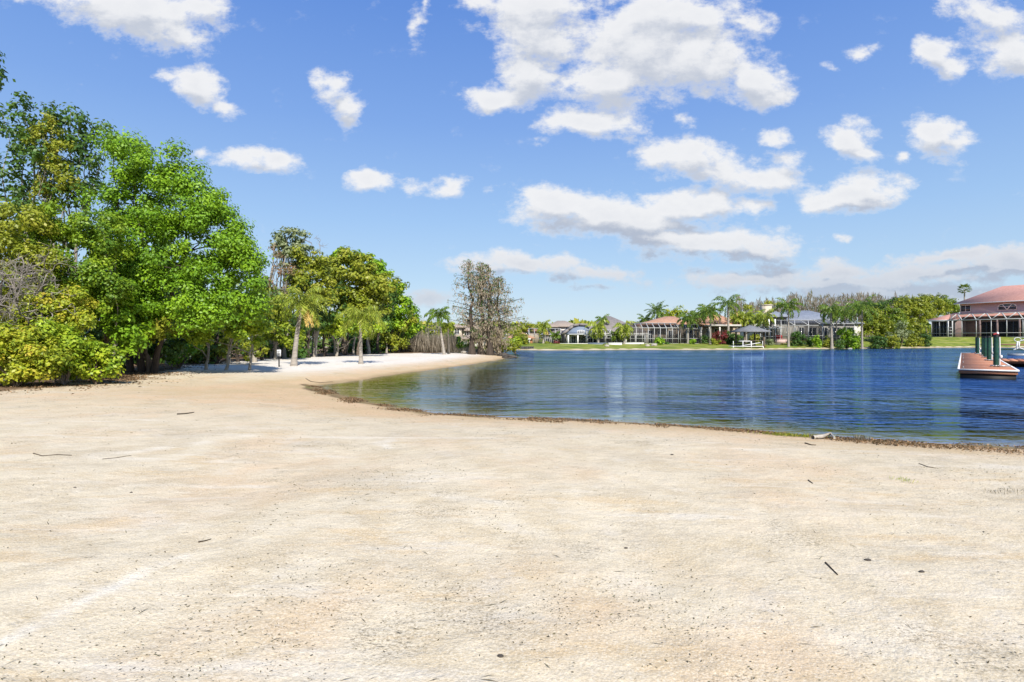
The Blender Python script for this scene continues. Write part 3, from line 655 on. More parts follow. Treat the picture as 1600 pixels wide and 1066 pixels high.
# dead brush band right of the wood: nobody could count it
mb = MB(); n = 9000; px = 600+RN.random(n)*150; Yb = 60+RN.random(n)*9
xs = (px-800)/F*Yb; zs = height(xs, Yb)[0]; hh = (.8+1.2*RN.random(n))*(.7+.6*fbm(px*.07, Yb*.3, 3)); hh *= np.where(px > 712, .35, 1)
P = np.stack([xs, Yb, zs+hh*.5], -1); N = RN.normal(size=(n, 3))*[1, 1, .1]; td = RN.normal(size=(n, 3))*.22+[0, 0, 1]
mb.kites(P, N, hh*1.2, .03, None, td)
db = mb.build('dead_brush', M['brush']); tag(db, 'band of dry grey-brown leafless brush between the wood and the leaning palm', 'dead brush', kind='stuff')
for i, (px, ty_, lb) in enumerate([(668,500,'bare grey sapling in the dead brush behind the leaning palm'),(683,505,'bare grey sapling tallest in the dead brush, left of the leaning palm trunk'),(655,515,'bare grey sapling at the left of the dead brush near the wood'),(703,520,'bare grey sapling in the dead brush right of the palms')]):
    bare_tree('bare_sapling', lb, px, 63, [(px, px+R.uniform(-4,4), ty_)], .9, .05, depth=2, cat='bare sapling', group='bare saplings in the brush')

# mossy cypresses on the point
def cypress(px, Y, top, wpx, lb, seed):
    x = X(px, Y); b = (x, Y, gz(x, Y)-.05); o = thing('mossy_cypress', lb, 'tree', b, 'mossy cypresses on the point')
    zt = Z(top, Y); z0 = b[2]; H = zt-z0; tb = MB()
    P = limb_pts((x, Y, z0-.1), (x+RN.normal()*.15, Y, zt), .3, 10); tb.tube(P, .24*np.linspace(1, .12, 10)*(1+.9*np.exp(-np.linspace(0, 10, 10))), 8)
    C = []
    for i in range(88):
        f = .16+.83*RN.random()**.95; q = P[0]+(P[-1]-P[0])*f; a = RN.random()*6.283
        L = wpx*Y/F*(max(0, math.sin(math.pi*min(1, (1-f)*.62+.06)))**1.15+.06)*(.30+.85*RN.random())*(1 if f > .3 else .75); e = q+np.array([math.cos(a)*L, math.sin(a)*L*.8, L*.22])
        tb.tube([q, (q+e)/2+[0,0,.05], e], [.05*(1.2-f), .03*(1.2-f), .012], 4, cap=False)
        for t_ in (.45, .75, 1.0): C.append(np.append(q+(e-q)*t_, [.20+.22*RN.random(), *q]))
    tb.build('trunk', M['bark_dark'], o, smooth=True)
    C = np.array(C); mb = MB(); leafy(mb, C, 11, .19, flat=.8, tmode='hang', hang=2.2, aspect=.34); mb.build('moss', M['moss'], o)
    mb = MB(); leafy(mb, C[::2], 7, .16, flat=.6, up=.5); mb.build('foliage', M['leaf_dark'], o)
for a in [(737,58,405,40,'grey mossy cypress on the point, leftmost of the clump, ragged tuft on top',1),(752,58.6,410,24,'thin dark trunked cypress, second from the left in the mossy clump',2),
          (765,58,413,28,'spire topped mossy cypress, third from the left in the clump',3),(779,58.8,432,46,'mossy cypress at the right of the clump, leaning over the water',4)]: cypress(*a)
tree('point_tree', 'low grey-brown mossy tree at the foot of the cypresses beside the water', 'tree', 772, 58, [(772,534,18,11),(787,530,12,10),(778,516,10,9)], 'moss', 'bark', .2, 30, .6, .4, .08, tmode='hang', hang=1.6, aspect=.34)
shrub('point_shrub', 'olive green shrub spilling over the dark roots on the point', 786, 59.5, [(785,543,18,9),(800,540,12,8),(765,545,14,8)], 'leaf_olive', .2, 50, 1, .4, 'shrubs on the point', tbase=.15)
shrub('point_shrub', 'fresh green shrub at the tip of the point in front of the orange house', 806, 70, [(808,536,11,7),(800,533,10,9)], 'leaf_lime', .25, 50, 1, .4, 'shrubs on the point')
shrub('point_shrub', 'dark green bush between the leaning palm and the cypresses', 712, 64, [(712,538,14,12),(704,530,8,14),(722,544,10,6)], 'leaf_bright', .25, 50, 1, .4, 'shrubs on the point')
shrub('point_shrub', 'pale green low bush left of the cypress trunks', 730, 66, [(731,542,9,7),(738,538,8,9)], 'leaf_lime', .25, 40, 1, .4, 'shrubs on the point')
# roots and rocks along the point
def rock(name, label, x, y, z, sx, sy, sz, mat='stone', cat='rock', group=None):
    import bmesh
    bm = bmesh.new(); bmesh.ops.create_icosphere(bm, subdivisions=3, radius=1)
    o3 = R.random()*50
    for v in bm.verts:
        c = v.co; d = .72+.5*float(fbm(np.array([c.x*1.6+o3]), np.array([c.y*1.6+c.z*2.3+o3]), 4)[0]); v.co = Vector((c.x*sx*d, c.y*sy*d, c.z*sz*d))
    me = bpy.data.meshes.new(name); bm.to_mesh(me); bm.free(); me.materials.append(M[mat]); o = bpy.data.objects.new(name, me); COL.objects.link(o)
    o.location = (x, y, z); return tag(o, label, cat, group)
for px, py, sx, sz, lb in [(796,553.5,.75,.32,'dark rounded rock at the very tip of the point'),(786,552,.6,.3,'dark rock beside the water under the olive shrub'),(775,551.5,.6,.25,'dark rock below the right hand cypress'),(762,550.5,.5,.22,'dark rock between the cypress trunks and the sand'),(748,549.5,.5,.2,'dark stone left of the middle cypress roots')]:
    x, y = G(px, py+2, .25); rock('shore_rock', lb, x, y, gz(x, y)+.08, sx, .5, sz, group='dark rocks along the point')
def stick(name, label, pts, r, mat='stick', cat='stick', group='sticks lying on the sand'):
    P = [np.array([x, y, gz(x, y)+h]) for x, y, h in pts]; b = tuple(P[0])
    mb = MB(); mb.tube(P, [r*(1-.5*i/(len(P)-1)) for i in range(len(P))], 7)
    o = mb.build(name, M[mat], smooth=True); me = o.data
    o.location = b; me.transform(Matrix.Translation(-Vector(b)))
    return tag(o, label, cat, group)
stick('driftwood_log', 'long pale driftwood log lying at the foot of the cypresses', [(X(722,60),60,.12),(X(735,59.5),59.5,.16),(X(748,59),59,.14)], .16, 'driftwood', 'driftwood', None)

# palms
def frond_pts(b, az, el, L, droop, n=9):
    pts = [np.array(b, float)]; e = el
    for i in range(n-1):
        d = np.array([math.cos(az)*math.cos(e), math.sin(az)*math.cos(e), math.sin(e)]); pts.append(pts[-1]+d*L/(n-1)); e -= droop/(n-1)*(.6+.9*i/(n-1))
    return np.array(pts)
def frond(mb, b, az, el, L, droop, leafL, k=18, drop=.7, wid=.05, t=None):
    P = frond_pts(b, az, el, L, droop); mb.tube(P, np.linspace(.022, .006, len(P)), 4, t if t is not None else .6, cap=False)
    s = np.linspace(.14, 1, k); ii = s*(len(P)-1); i0 = np.minimum(ii.astype(int), len(P)-2); fr = (ii-i0)[:, None]
    Q = P[i0]*(1-fr)+P[i0+1]*fr; T = P[i0+1]-P[i0]; T /= np.linalg.norm(T, axis=1)[:, None]
    side = np.cross(T, [0, 0, 1.]); side /= np.linalg.norm(side, axis=1)[:, None]+1e-6
    ll = leafL*np.sin(np.clip(s*2.7+.25, 0, math.pi))**.6+.05
    for sg in (-1, 1):
        D = side*sg*.8+T*.45+np.array([0, 0, -drop])*(.6+.8*RN.random((k, 1)))+RN.normal(size=(k, 3))*.12; D /= np.linalg.norm(D, axis=1)[:, None]
        C = Q+D*ll[:, None]*.5; N = np.cross(D, T)+RN.normal(size=(k, 3))*.3
        mb.kites(C, N, ll, wid/leafL*1.8, (np.clip(.3+.5*RN.random(k), 0, 1) if t is None else np.full(k, t)*(.8+.4*RN.random(k))), D)
def palm(name, label, base, top, r, nf, L, leafL, leaf='leaf_palm', droop=1.9, drop=.7, separate=True, dead=0, cat='palm tree', group=None, k=18, wid=.05, lo=-.5, curve=.0, bark='palm_bark'):
    o = thing(name, label, cat, base, group)
    b = np.array(base, float); tp = np.array(top, float); n = 14; t = np.linspace(0, 1, n)[:, None]
    P = b+(tp-b)*t; P[:, 0] += curve*np.sin(t[:, 0]*math.pi)
    P[0, 2] -= .1
    rr = r*(1.0-.35*t[:, 0])*(1+.6*np.exp(-t[:, 0]*12)); tb = MB(); tb.tube(P, rr, 12); tb.build('trunk', M[bark], o, smooth=True)
    sh = MB(); sh.tube([tp-[0,0,.12*L], tp, tp+[0,0,.18*L]], [r*.8, r*1.05, r*.35], 8); sh.build('crownshaft', M['leaf_palm_yellow'] if leaf != 'leaf_palm' else M['leaf_palm'], o)
    cm = MB()
    for i in range(nf):
        az = i*2.399+R.uniform(-.2, .2); el = 1.35-(1.35-lo)*(i/nf)**.8; m_ = MB() if separate else cm
        frond(m_, tp+[0,0,.05], az, el, L*R.uniform(.85, 1.08), droop*R.uniform(.8, 1.15), leafL, k, drop, wid)
        if separate: m_.build('frond', M[leaf], o)
    if not separate: cm.build('crown', M[leaf], o)
    if dead:
        for j in range(dead):
            m_ = MB(); frond(m_, tp-[0,0,.1], R.uniform(-1.2, .3), -.6, L*.85, .9, leafL*.5, k, 1.2, wid, t=.6); m_.build('dead_frond', M['leaf_dead'], o)
    return o
def at(px, py, z=None):
    Y = 1.35*F/(py-530)
    for _ in range(6):
        zz = gz(X(px, Y), Y); Y = (CAMZ-zz)*F/(py-530)
    return (X(px, Y), Y, zz)
b = at(459, 572); Y = b[1]
palm('sand_palm', 'taller sand palm with leaning grey trunk and orange dead fronds beside the small sign', b, (X(472,Y), Y, Z(474,Y)), .14, 15, 1.75, .5, 'leaf_palm_yellow', 1.75, .75, True, 3, k=36, wid=.026, lo=-.45, curve=-.05)
b = at(564, 569); Y = b[1]
palm('sand_palm', 'smaller sand palm with straight trunk and drooping yellow-green fronds, alone on white sand', b, (X(563,Y), Y, Z(497,Y)), .115, 14, 1.7, .5, 'leaf_palm_yellow', 2.0, .85, True, 0, k=36, wid=.026, lo=-.4)
b = at(694, 554); Y = b[1]
palm('leaning_palm', 'palm with a slender trunk leaning left over the sand near the point', b, (X(685,Y), Y, Z(493,Y)), .12, 11, 1.6, .5, 'leaf_palm', 2.1, .85, True, 0, k=20, wid=.06, lo=-.2)
b2 = at(696, 553); 
palm('straight_palm', 'short palm with a straight pale trunk just right of the leaning palm', (b2[0]+.25, b2[1]+.8, b2[2]), (X(697,Y)+.1, Y+.8, Z(510,Y)), .11, 9, 1.0, .5, 'leaf_palm_yellow', 2.5, .9, True, 0, k=16, wid=.06, lo=-.2, bark='bark_pale')
# ---------------------------------------------------------------- houses on the far shore
def part(name, mat, parent, mb): return mb.build(name, M[mat], parent)
def hip(mb, x0, x1, y0, y1, ze, zr, rx0=None, rx1=None, over=.5, th=.16, t=None):
    x0 -= over; x1 += over; y0 -= over; y1 += over; ym = (y0+y1)/2; d = min((y1-y0)/2, (x1-x0)/2)
    rx0 = x0+d if rx0 is None else rx0; rx1 = x1-d if rx1 is None else rx1
    if rx1 < rx0: rx0 = rx1 = (rx0+rx1)/2
    V = [(x0,y0,ze),(x1,y0,ze),(x1,y1,ze),(x0,y1,ze),(rx0,ym,zr),(rx1,ym,zr)]
    V += [(a, b_, c-th) for a, b_, c in V[:4]]
    mb.add(V, [(0,1,5,4),(1,2,5),(2,3,4,5),(3,0,4),(0,6,7,1),(1,7,8,2),(2,8,9,3),(3,9,6,0),(6,9,8,7)], t)
def window(par, x0, x1, z0, z1, y, mull=1, arch=False, frame='white'):
    f = MB(); w_ = .09
    f.box(x0-w_, x0, y-.06, y+.02, z0-w_, z1+w_); f.box(x1, x1+w_, y-.06, y+.02, z0-w_, z1+w_)
    f.box(x0, x1, y-.06, y+.02, z1, z1+w_); f.box(x0, x1, y-.08, y+.02, z0-w_, z0)
    for i in range(mull):
        xm = x0+(x1-x0)*(i+1)/(mull+1); f.box(xm-.04, xm+.04, y-.06, y+.02, z0, z1)
    o = f.build('window', M[frame], par); p = MB(); p.box(x0, x1, y-.02, y+.01, z0, z1); p.build('pane', M['glass'], o)
    return o
def sliding_doors(par, x0, x1, z0, z1, y, n):
    f = MB()
    for i in range(n+1):
        xm = x0+(x1-x0)*i/n; f.box(xm-.05, xm+.05, y-.07, y+.02, z0, z1)
    f.box(x0-.05, x1+.05, y-.07, y+.02, z1, z1+.1)
    o = f.build('glass_door', M['white'], par); p = MB(); p.box(x0+.05, x1-.05, y-.02, y+.01, z0, z1); p.build('pane', M['glass'], o)
def enclosure(par, x0, x1, n, yf, yb, z0, ze, zt, sb=1.5, style='mansard', mid=1.0, side=True, w_=.08):
    """screened pool cage: posts, rails, sloping members; screen cloth behind the frame"""
    f = MB(); xs = [x0+(x1-x0)*i/n for i in range(n+1)]
    for x in xs: f.bar((x,yf,z0),(x,yf,ze), w_)
    f.bar((x0,yf,ze),(x1,yf,ze), w_*1.4); f.bar((x0,yf-.003,z0+mid),(x1,yf-.003,z0+mid), w_*.8); f.bar((x0,yf,z0+.05),(x1,yf,z0+.05), w_)
    f.bar((x0,yf+sb,zt),(x1,yf+sb,zt), w_*1.2)
    if style == 'mansard':
        for x in xs: f.bar((x,yf,ze),(x,yf+sb,zt), w_*1.2); f.bar((x,yf+sb,zt),(x,yb,zt), w_)
    else:
        for i in range(n):
            a, b = xs[i], xs[i+1]; q = (b-a)*(.44 if style == 'gable' else .30)
            f.bar((a,yf,ze),(a+q,yf+sb,zt), w_*1.4); f.bar((b,yf,ze),(b-q,yf+sb,zt), w_*1.4)
            f.bar((a+q,yf+sb,zt),(a+q,yb,zt), w_*.6)
            if style != 'gable': f.bar((b-q,yf+sb,zt),(b-q,yb,zt), w_)
    f.bar((x0,yb,z0),(x0,yb,zt), w_); f.bar((x1,yb,z0),(x1,yb,zt), w_)
    for x in ((x0, x1) if side else ()):
        f.bar((x,yf,ze),(x,yb,ze), w_); f.bar((x,yf,z0+mid),(x,yb,z0+mid), w_*.8)
        for k in (1, 2): f.bar((x,yf+(yb-yf)*k/3,z0),(x,yf+(yb-yf)*k/3,zt), w_)
    o = f.build('screen_enclosure', M['cage'], par)
    s = MB(); e = .03
    s.add([(x0,yf+e,z0),(x1,yf+e,z0),(x1,yf+e,ze),(x0,yf+e,ze)], [(0,1,2,3)])
    s.add([(x0,yf+e,ze),(x1,yf+e,ze),(x1,yf+sb+e,zt),(x0,yf+sb+e,zt)], [(0,1,2,3)])
    s.add([(x0,yf+sb,zt+e),(x1,yf+sb,zt+e),(x1,yb,zt+e),(x0,yb,zt+e)], [(0,1,2,3)])
    for x in (x0+e, x1-e): s.add([(x,yf,z0),(x,yb,z0),(x,yb,zt),(x,yf+sb,zt),(x,yf,ze)], [(0,1,2,3,4)])
    s.build('screen', M['screen'], o)
    return o
def house(label, pxc, Y, name='house'):
    x = X(pxc, Y); z = gz(x, Y); return thing(name, label, 'house', (x, Y, z-.05)), z-.3

# cream two-storey house behind the cypresses
Y = 96; h, z0 = house('cream two-storey house seen behind the mossy cypresses on the point', 735, Y)
m = MB(); m.box(X(708,Y), X(765,Y), Y, Y+9, z0, Z(516,Y)); m.box(X(706,Y), X(722,Y), Y-1, Y+2, z0, Z(511,Y)); part('wall','cream',h,m)
m = MB(); hip(m, X(708,Y), X(765,Y), Y, Y+9, Z(516,Y), Z(504,Y)); hip(m, X(706,Y), X(722,Y), Y-1, Y+2, Z(511,Y), Z(506,Y)); hip(m, X(712,Y), X(760,Y), Y-2.6, Y-.05, Z(529,Y), Z(524,Y)); part('roof','roof_tan',h,m)
m = MB(); m.box(X(712,Y), X(760,Y), Y-2.4, Y-.1, z0, Z(530,Y)); part('porch','offwhite',h,m)
for a, b_, c, d_ in ((712,718,514,522),(726,732,518,525),(738,744,518,525),(750,756,518,525)): window(h, X(a,Y), X(b_,Y), Z(d_,Y), Z(c,Y), Y-(1 if a < 720 else 0)-.01)
for a in (718,734,748): window(h, X(a,Y), X(a+8,Y), Z(541,Y), Z(533,Y), Y-2.41)
# orange house
Y = 112; h, z0 = house('low orange walled house with a terracotta roof right of the point', 812, Y)
m = MB(); m.box(X(794,Y), X(832,Y), Y, Y+10, z0, Z(528,Y)); part('wall','orangewall',h,m)
m = MB(); hip(m, X(794,Y), X(832,Y), Y, Y+10, Z(528,Y), Z(517,Y)); part('roof','roof_terra',h,m)
m = MB(); m.box(X(818,Y), X(819.5,Y), Y-1.6, Y-1.4, z0, Z(530,Y)); m.box(X(826,Y), X(827.5,Y), Y-1.6, Y-1.4, z0, Z(530,Y)); m.box(X(816,Y), X(829,Y), Y-1.8, Y-.02, Z(531,Y), Z(529,Y)); part('porch','white',h,m)
for a in (799,805,811,821): window(h, X(a,Y), X(a+3.5,Y), Z(540,Y), Z(532,Y), Y-.01)
Y = 132; h, z0 = house('distant orange tiled roof peeking over the trees above the orange walled house', 827, Y)
m = MB(); m.box(X(812,Y), X(842,Y), Y, Y+9, z0, Z(517,Y)); part('wall','cream',h,m)
m = MB(); hip(m, X(812,Y), X(842,Y), Y, Y+9, Z(517,Y), Z(509,Y)); part('roof','roof_terra',h,m)
window(h, X(820,Y), X(826,Y), Z(527,Y), Z(520,Y), Y-.01)
# white two storey tan roof
Y = 128; h, z0 = house('white two-storey house with tan hipped roofs behind the dark pool cage', 880, Y)
m = MB(); m.box(X(857,Y), X(905,Y), Y, Y+11, z0, Z(510,Y)); part('wall','offwhite',h,m)
m = MB(); m.box(X(848,Y), X(896,Y), Y-7, Y-.05, z0, Z(523,Y)); part('ground_floor_wing','offwhite',h,m)
m = MB(); hip(m, X(857,Y), X(905,Y), Y, Y+11, Z(510,Y), Z(500,Y), X(874,Y), X(886,Y)); hip(m, X(853,Y), X(868,Y), Y-1, Y+3, Z(510.5,Y), Z(505,Y)); part('roof','roof_tan',h,m)
m = MB(); hip(m, X(848,Y), X(896,Y), Y-7, Y-.1, Z(523,Y), Z(515,Y), over=.3); part('lower_roof','roof_tan',h,m)
for a, b_ in ((869,876),(861,865),(884,890)): window(h, X(a,Y), X(b_,Y), Z(518,Y), Z(512,Y), Y-.01)
yf = Y-13
enclosure(h, X(827,yf), X(877,yf), 6, yf, Y-7.1, gz(X(850,yf),yf)-.02, Z(523,yf), Z(513,yf), 2.5)
for a in (853,862,869): window(h, X(a,Y-7), X(a+5,Y-7), Z(540,Y-7), Z(529,Y-7), Y-7.01)
# grey gable house
Y = 113; h, z0 = house('grey house with a blue arched gable and big hipped shingle roof behind white railings', 945, Y)
m = MB(); m.box(X(886,Y), X(1012,Y), Y, Y+12, z0, Z(520,Y)); part('wall','offwhite',h,m)
m = MB(); g0, g1 = X(882,Y), X(925,Y); gm_ = (g0+g1)/2; prof = [(g0,Z(523,Y)),(g1,Z(521,Y)),(X(921,Y),Z(513,Y)),(X(914,Y),Z(509,Y)),(X(904,Y),Z(508.6,Y)),(X(895,Y),Z(511,Y)),(X(888,Y),Z(517,Y))]
V = [(x, Y-.25, z) for x, z in prof]+[(x, Y+3, z) for x, z in prof]; k_ = len(prof)
m.add(V, [tuple(range(k_)), tuple(range(2*k_-1, k_-1, -1))]+[(i, i+k_, (i+1) % k_+k_, (i+1) % k_) for i in range(k_)]); part('gable','bluewall',h,m)
m = MB(); hip(m, X(930,Y), X(1006,Y), Y+.5, Y+12, Z(518,Y), Z(492,Y), X(952,Y), X(962,Y)); hip(m, X(886,Y), X(945,Y), Y+.4, Y+8, Z(518,Y), Z(505,Y), X(902,Y), X(930,Y)); part('roof','roof_grey',h,m)
m = MB(); rp = prof[2:]+[(g0-.4, Z(524,Y))]
for i in range(len(rp)-1): m.bar((rp[i][0], Y+1.2, rp[i][1]+.2), (rp[i+1][0], Y+1.2, rp[i+1][1]+.2), 3.4, .42)
part('gable_roof','roof_grey',h,m)
for a in (902.5,905.5,908.5,911.5): window(h, X(a,Y-.25), X(a+1.7,Y-.25), Z(521.5,Y), Z(516+abs(a-907)*.3,Y), Y-.27, 0)
m = MB(); m.box(X(886,Y), X(1010,Y), Y-4, Y-.3, Z(523.5,Y), Z(522,Y)); part('porch_roof','white',h,m)
for i in range(9):
    a = 887+i*15; m = MB(); m.box(X(a,Y-4), X(a+2,Y-4), Y-4, Y-3.7, z0, Z(524,Y-4)); m.build('column', M['white'], h)
sliding_doors(h, X(893,Y), X(899,Y), Z(540,Y), Z(526,Y), Y-.02, 2); sliding_doors(h, X(902,Y), X(914,Y), Z(540,Y), Z(526,Y), Y-.02, 5)
sliding_doors(h, X(918,Y), X(932,Y), Z(540,Y), Z(526,Y), Y-.02, 3); sliding_doors(h, X(938,Y), X(952,Y), Z(540,Y), Z(526,Y), Y-.02, 3)
for a in (958,972,990): window(h, X(a,Y), X(a+7,Y), Z(538,Y), Z(528,Y), Y-.01, 1)
yf = Y-5.5; enclosure(h, X(917,yf), X(955,yf), 4, yf, Y-4.1, z0+.3, Z(524,yf), Z(515,yf), 1.2, 'zigzag')
Yw = Y-8
def wall_thing(name, label, cat, pieces, mat):
    x0, x1, y, py0, py1 = pieces[0]; b = (X((x0+x1)/2, y), y, gz(X((x0+x1)/2, y), y)); o = thing(name, label, cat, b)
    for (a, c, y, t_, b_) in pieces:
        m = MB(); m.box(X(a,y), X(c,y), y, y+.25, Z(b_,y), Z(t_,y)); m.box(X(a,y)-.04, X(c,y)+.04, y-.05, y+.30, Z(t_,y), Z(t_,y)+.10); m.build('wall_panel', M[mat], o)
wall_thing('garden_wall', 'low white garden wall in front of the grey gabled house', 'wall', [(873,918,Yw,537.5,543.5)], 'white')
wall_thing('garden_wall', 'low pale blue garden wall continuing right of the white one, behind the yellow palm', 'wall', [(918.6,947,Yw,536.5,543)], 'bluewall')
wall_thing('garden_wall', 'short white wall stretch between the yellow palm and the round drooping palm', 'wall', [(951,972,Yw,536.3,542)], 'white')
wall_thing('garden_wall', 'low white wall right of the drooping palm beside the long pool cage', 'wall', [(975,1006,Yw+2,536,541)], 'white')
# terracotta house with the long pool cage
Y = 116; h, z0 = house('tan house with terracotta roofs and a long white framed pool cage', 1080, Y)
m = MB(); m.box(X(1005,Y), X(1062,Y), Y, Y+10, z0, Z(508,Y)); m.box(X(1062.2,Y), X(1150,Y), Y-2, Y+12, z0, Z(509,Y)); part('wall','tanwall',h,m)
m = MB(); hip(m, X(1005,Y), X(1075,Y), Y, Y+10, Z(507,Y), Z(493,Y), X(1050,Y), X(1066,Y)); hip(m, X(1080,Y), X(1150,Y), Y-2, Y+12, Z(508,Y), Z(484,Y), X(1108,Y), X(1124,Y)); hip(m, X(1022,Y), X(1042,Y), Y-1.5, Y+3, Z(507,Y), Z(502.5,Y)); part('roof','roof_terra',h,m)
m = MB(); m.box(X(1094,Y), X(1140,Y), Y-6, Y-2.1, Z(511,Y), Z(508.5,Y)); part('porch_roof','offwhite',h,m)
for a in (1095,1108,1124,1138): m = MB(); m.box(X(a,Y-6), X(a+1.8,Y-6), Y-6, Y-5.75, z0, Z(511,Y-6)); m.build('column', M['offwhite'], h)
for a, b_ in ((1098,1106),(1111,1122)): sliding_doors(h, X(a,Y), X(b_,Y), Z(538,Y), Z(514,Y), Y-2.02, 3)
for a, b_ in ((1012,1020),(1028,1032),(1044,1052),(1068,1076)): sliding_doors(h, X(a,Y), X(b_,Y), Z(538,Y), Z(517,Y), Y-(.02 if a < 1060 else 2.02), 2)
yf = Y-8; enclosure(h, X(985,yf), X(1060,yf), 8, yf, Y-.1, gz(X(1020,yf),yf)-.05, Z(512.5,yf), Z(504.5,yf), 2.0, 'mansard')
yf = Y-7; enclosure(h, X(1063,yf), X(1094,yf), 3, yf, Y-2.1, gz(X(1075,yf),yf)-.05, Z(514,yf), Z(507,yf), 1.6, 'mansard')
# blue-grey roofed house
Y = 119; h, z0 = house('white house with a blue-grey roof, pale chimney and white pool cage', 1270, Y)
m = MB(); m.box(X(1196,Y), X(1345,Y), Y, Y+13, z0, Z(505,Y)); m.box(X(1200,Y), X(1222,Y), Y-2, Y-.05, z0, Z(496,Y)); part('wall','offwhite',h,m)
m = MB(); hip(m, X(1222,Y), X(1345,Y), Y, Y+13, Z(505,Y), Z(483,Y), X(1248,Y), X(1290,Y)); hip(m, X(1190,Y), X(1226,Y), Y-3, Y+9, Z(495.5,Y), Z(483,Y), X(1204,Y), X(1212,Y)); rf = part('roof','roof_blue',h,m)
m = MB(); m.box(X(1191,Y), X(1202.5,Y), Y-1, Y+1, Z(512,Y), Z(478,Y)); m.box(X(1190.4,Y), X(1203.1,Y), Y-1.1, Y+1.1, Z(478,Y), Z(476.4,Y)); m.build('chimney', M['cream'], h)
for a in (1186,1197.5,1207): m = MB(); m.box(X(a,Y-4), X(a+1.7,Y-4), Y-5, Y-4.7, z0, Z(500 if a > 1190 else 508,Y)); m.build('column', M['white'], h)
m = MB(); m.box(X(1184,Y-4), X(1222,Y-4), Y-5.2, Y-2.1, Z(514,Y), Z(512.5,Y)); part('balcony','white',h,m)
window(h, X(1211,Y), X(1218,Y), Z(508,Y), Z(499,Y), Y-2.01)
for a in (1199,1206): window(h, X(a,Y), X(a+4,Y), Z(534,Y), Z(518,Y), Y-2.01, 0)
for a, b_ in ((1226,1234),(1240,1244),(1248,1256),(1262,1276),(1284,1292),(1300,1312),(1322,1334)): sliding_doors(h, X(a,Y), X(b_,Y), Z(535,Y), Z(512,Y), Y-.02, 2)
yf = Y-7; enclosure(h, X(1220.5,yf), X(1285,yf), 3, yf, Y-.1, gz(X(1250,yf),yf)-.05, Z(508.5,yf), Z(500,yf), 1.8, 'zigzag', 1.7, side=False)
yf = Y-6.5; enclosure(h, X(1286,yf), X(1335,yf), 3, yf, Y-.1, gz(X(1310,yf),yf)-.05, Z(506,yf), Z(499,yf), 1.6, 'zigzag', 1.7, side=False)
yf = Y-8.5; enclosure(h, X(1188,yf), X(1219.6,yf), 4, yf, Y-5.3, gz(X(1200,yf),yf)-.05, Z(514,yf), Z(510,yf), 1.0, 'mansard', 1.5)
wall_thing('patio_wall', 'low salmon pink block wall on the lawn between the gazebo and the tall palm', 'wall', [(1212,1234,109,530.5,537)], 'pinkwall')
b = (X(1218,110.6), 110.6, gz(X(1218,110.6),110.6)); o = thing('patio_bench', 'red patio bench behind the salmon pink wall', 'bench', b)
x0, x1 = b[0]-.45*1.6, b[0]+.45*1.6
m = MB(); m.box(x0, x1, 110.5, 111.1, b[2]+.95, b[2]+1.08); m.build('seat', M['red'], o); m = MB(); m.box(x0, x1, 111.0, 111.1, b[2]+1.081, b[2]+1.75); m.build('backrest', M['red'], o)
for xx in (x0+.05, x1-.15): m = MB(); m.box(xx, xx+.1, 110.55, 111.05, b[2]-.05, b[2]+.949); m.build('leg', M['red'], o)

# pink house on the right, its lake front turned towards the water on the left
HD = np.array([.415, -.910]); HN = np.array([.910, .415]); HP = np.array([X(1449,150), 150.])
gz0 = gz(HP[0]+6, HP[1]-6)
h = thing('house', 'large pink two-storey house with pink tiled roofs and a white pool cage', 'house', (HP[0], HP[1], 0)); h.rotation_euler = (0, 0, math.atan2(HD[1], HD[0]))
WL[h.name] = (0, 0, 0)
def U(px, v=0.0):
    k = (px-800)/F; p = HP+HN*v          # ray x = k*y meets the line p + u*HD
    return (k*p[1]-p[0])/(HD[0]-k*HD[1])
def HZv(py, u, v=0.0): return CAMZ-(py-530)/F*(HP[1]+HD[1]*u+HN[1]*v)
zb = HZv(527.5, 0)-.6; ze2 = HZv(474.5, U(1497,6), 6); ze1 = HZv(500.5, 0)
vw = 4.5; v2 = 6.0; uL2 = U(1500, v2); uR = 34
m = MB(); m.box(uL2, uR, v2, v2+12, zb, ze2-.15); part('wall','pinkwall',h,m)
m = MB(); m.box(.6, uL2+2.2, .8, 13, zb, ze1-.15); m.box(uL2+2.2, uR, vw, v2-.01, zb, ze1+.55); part('side_wing','pinkwall',h,m)
m = MB(); hip(m, uL2, uR, v2, v2+12, ze2, ze2+4.2, uL2+6.5, uR-6, over=.9); part('roof','roof_pink',h,m)
m = MB(); za = ze1; zt_ = ze1+1.35
V = [(-.3,-.2,za),(uL2+2.6,-.2,za),(uL2+2.6,vw-2.2,za+.75),(uR,vw-2.2,za+.75),(uR,v2-.02,zt_+.35),(uL2,v2-.02,zt_+.35),(uL2-1.5,v2+2,zt_+.2),(-.3,13.5,za),(3.2,6.6,zt_+.6)]
V2 = [(a,b_,c-.18) for a,b_,c in V]
m.add(V+V2, [(0,1,8),(0,8,7),(1,2,5,8),(2,3,4,5),(8,5,6),(8,6,7),(9,17,10),(9,16,17),(10,17,14,11),(11,14,13,12),(17,15,14),(17,16,15),(0,9,10,1),(1,10,11,2),(2,11,12,3),(3,12,13,4),(7,16,9,0)]); part('lower_roof','roof_pink',h,m)
m = MB(); m.box(uL2-.95, uR, v2-.99, v2-.90, ze2-.26, ze2-.02); m.box(-.35, uL2+2.6, -.28, -.21, za-.26, za-.02); part('fascia','white',h,m)
zw = lambda py, px, v: HZv(py, U(px, v), v)
window(h, U(1501.5,v2), U(1516.5,v2), zw(487,1508,v2), zw(477.5,1508,v2), v2-.01, 1)
ua, ub = U(1560,v2), U(1588,v2); z1_ = zw(484,1573,v2); window(h, ua, ub, z1_, z1_+.75, v2-.01, 0)
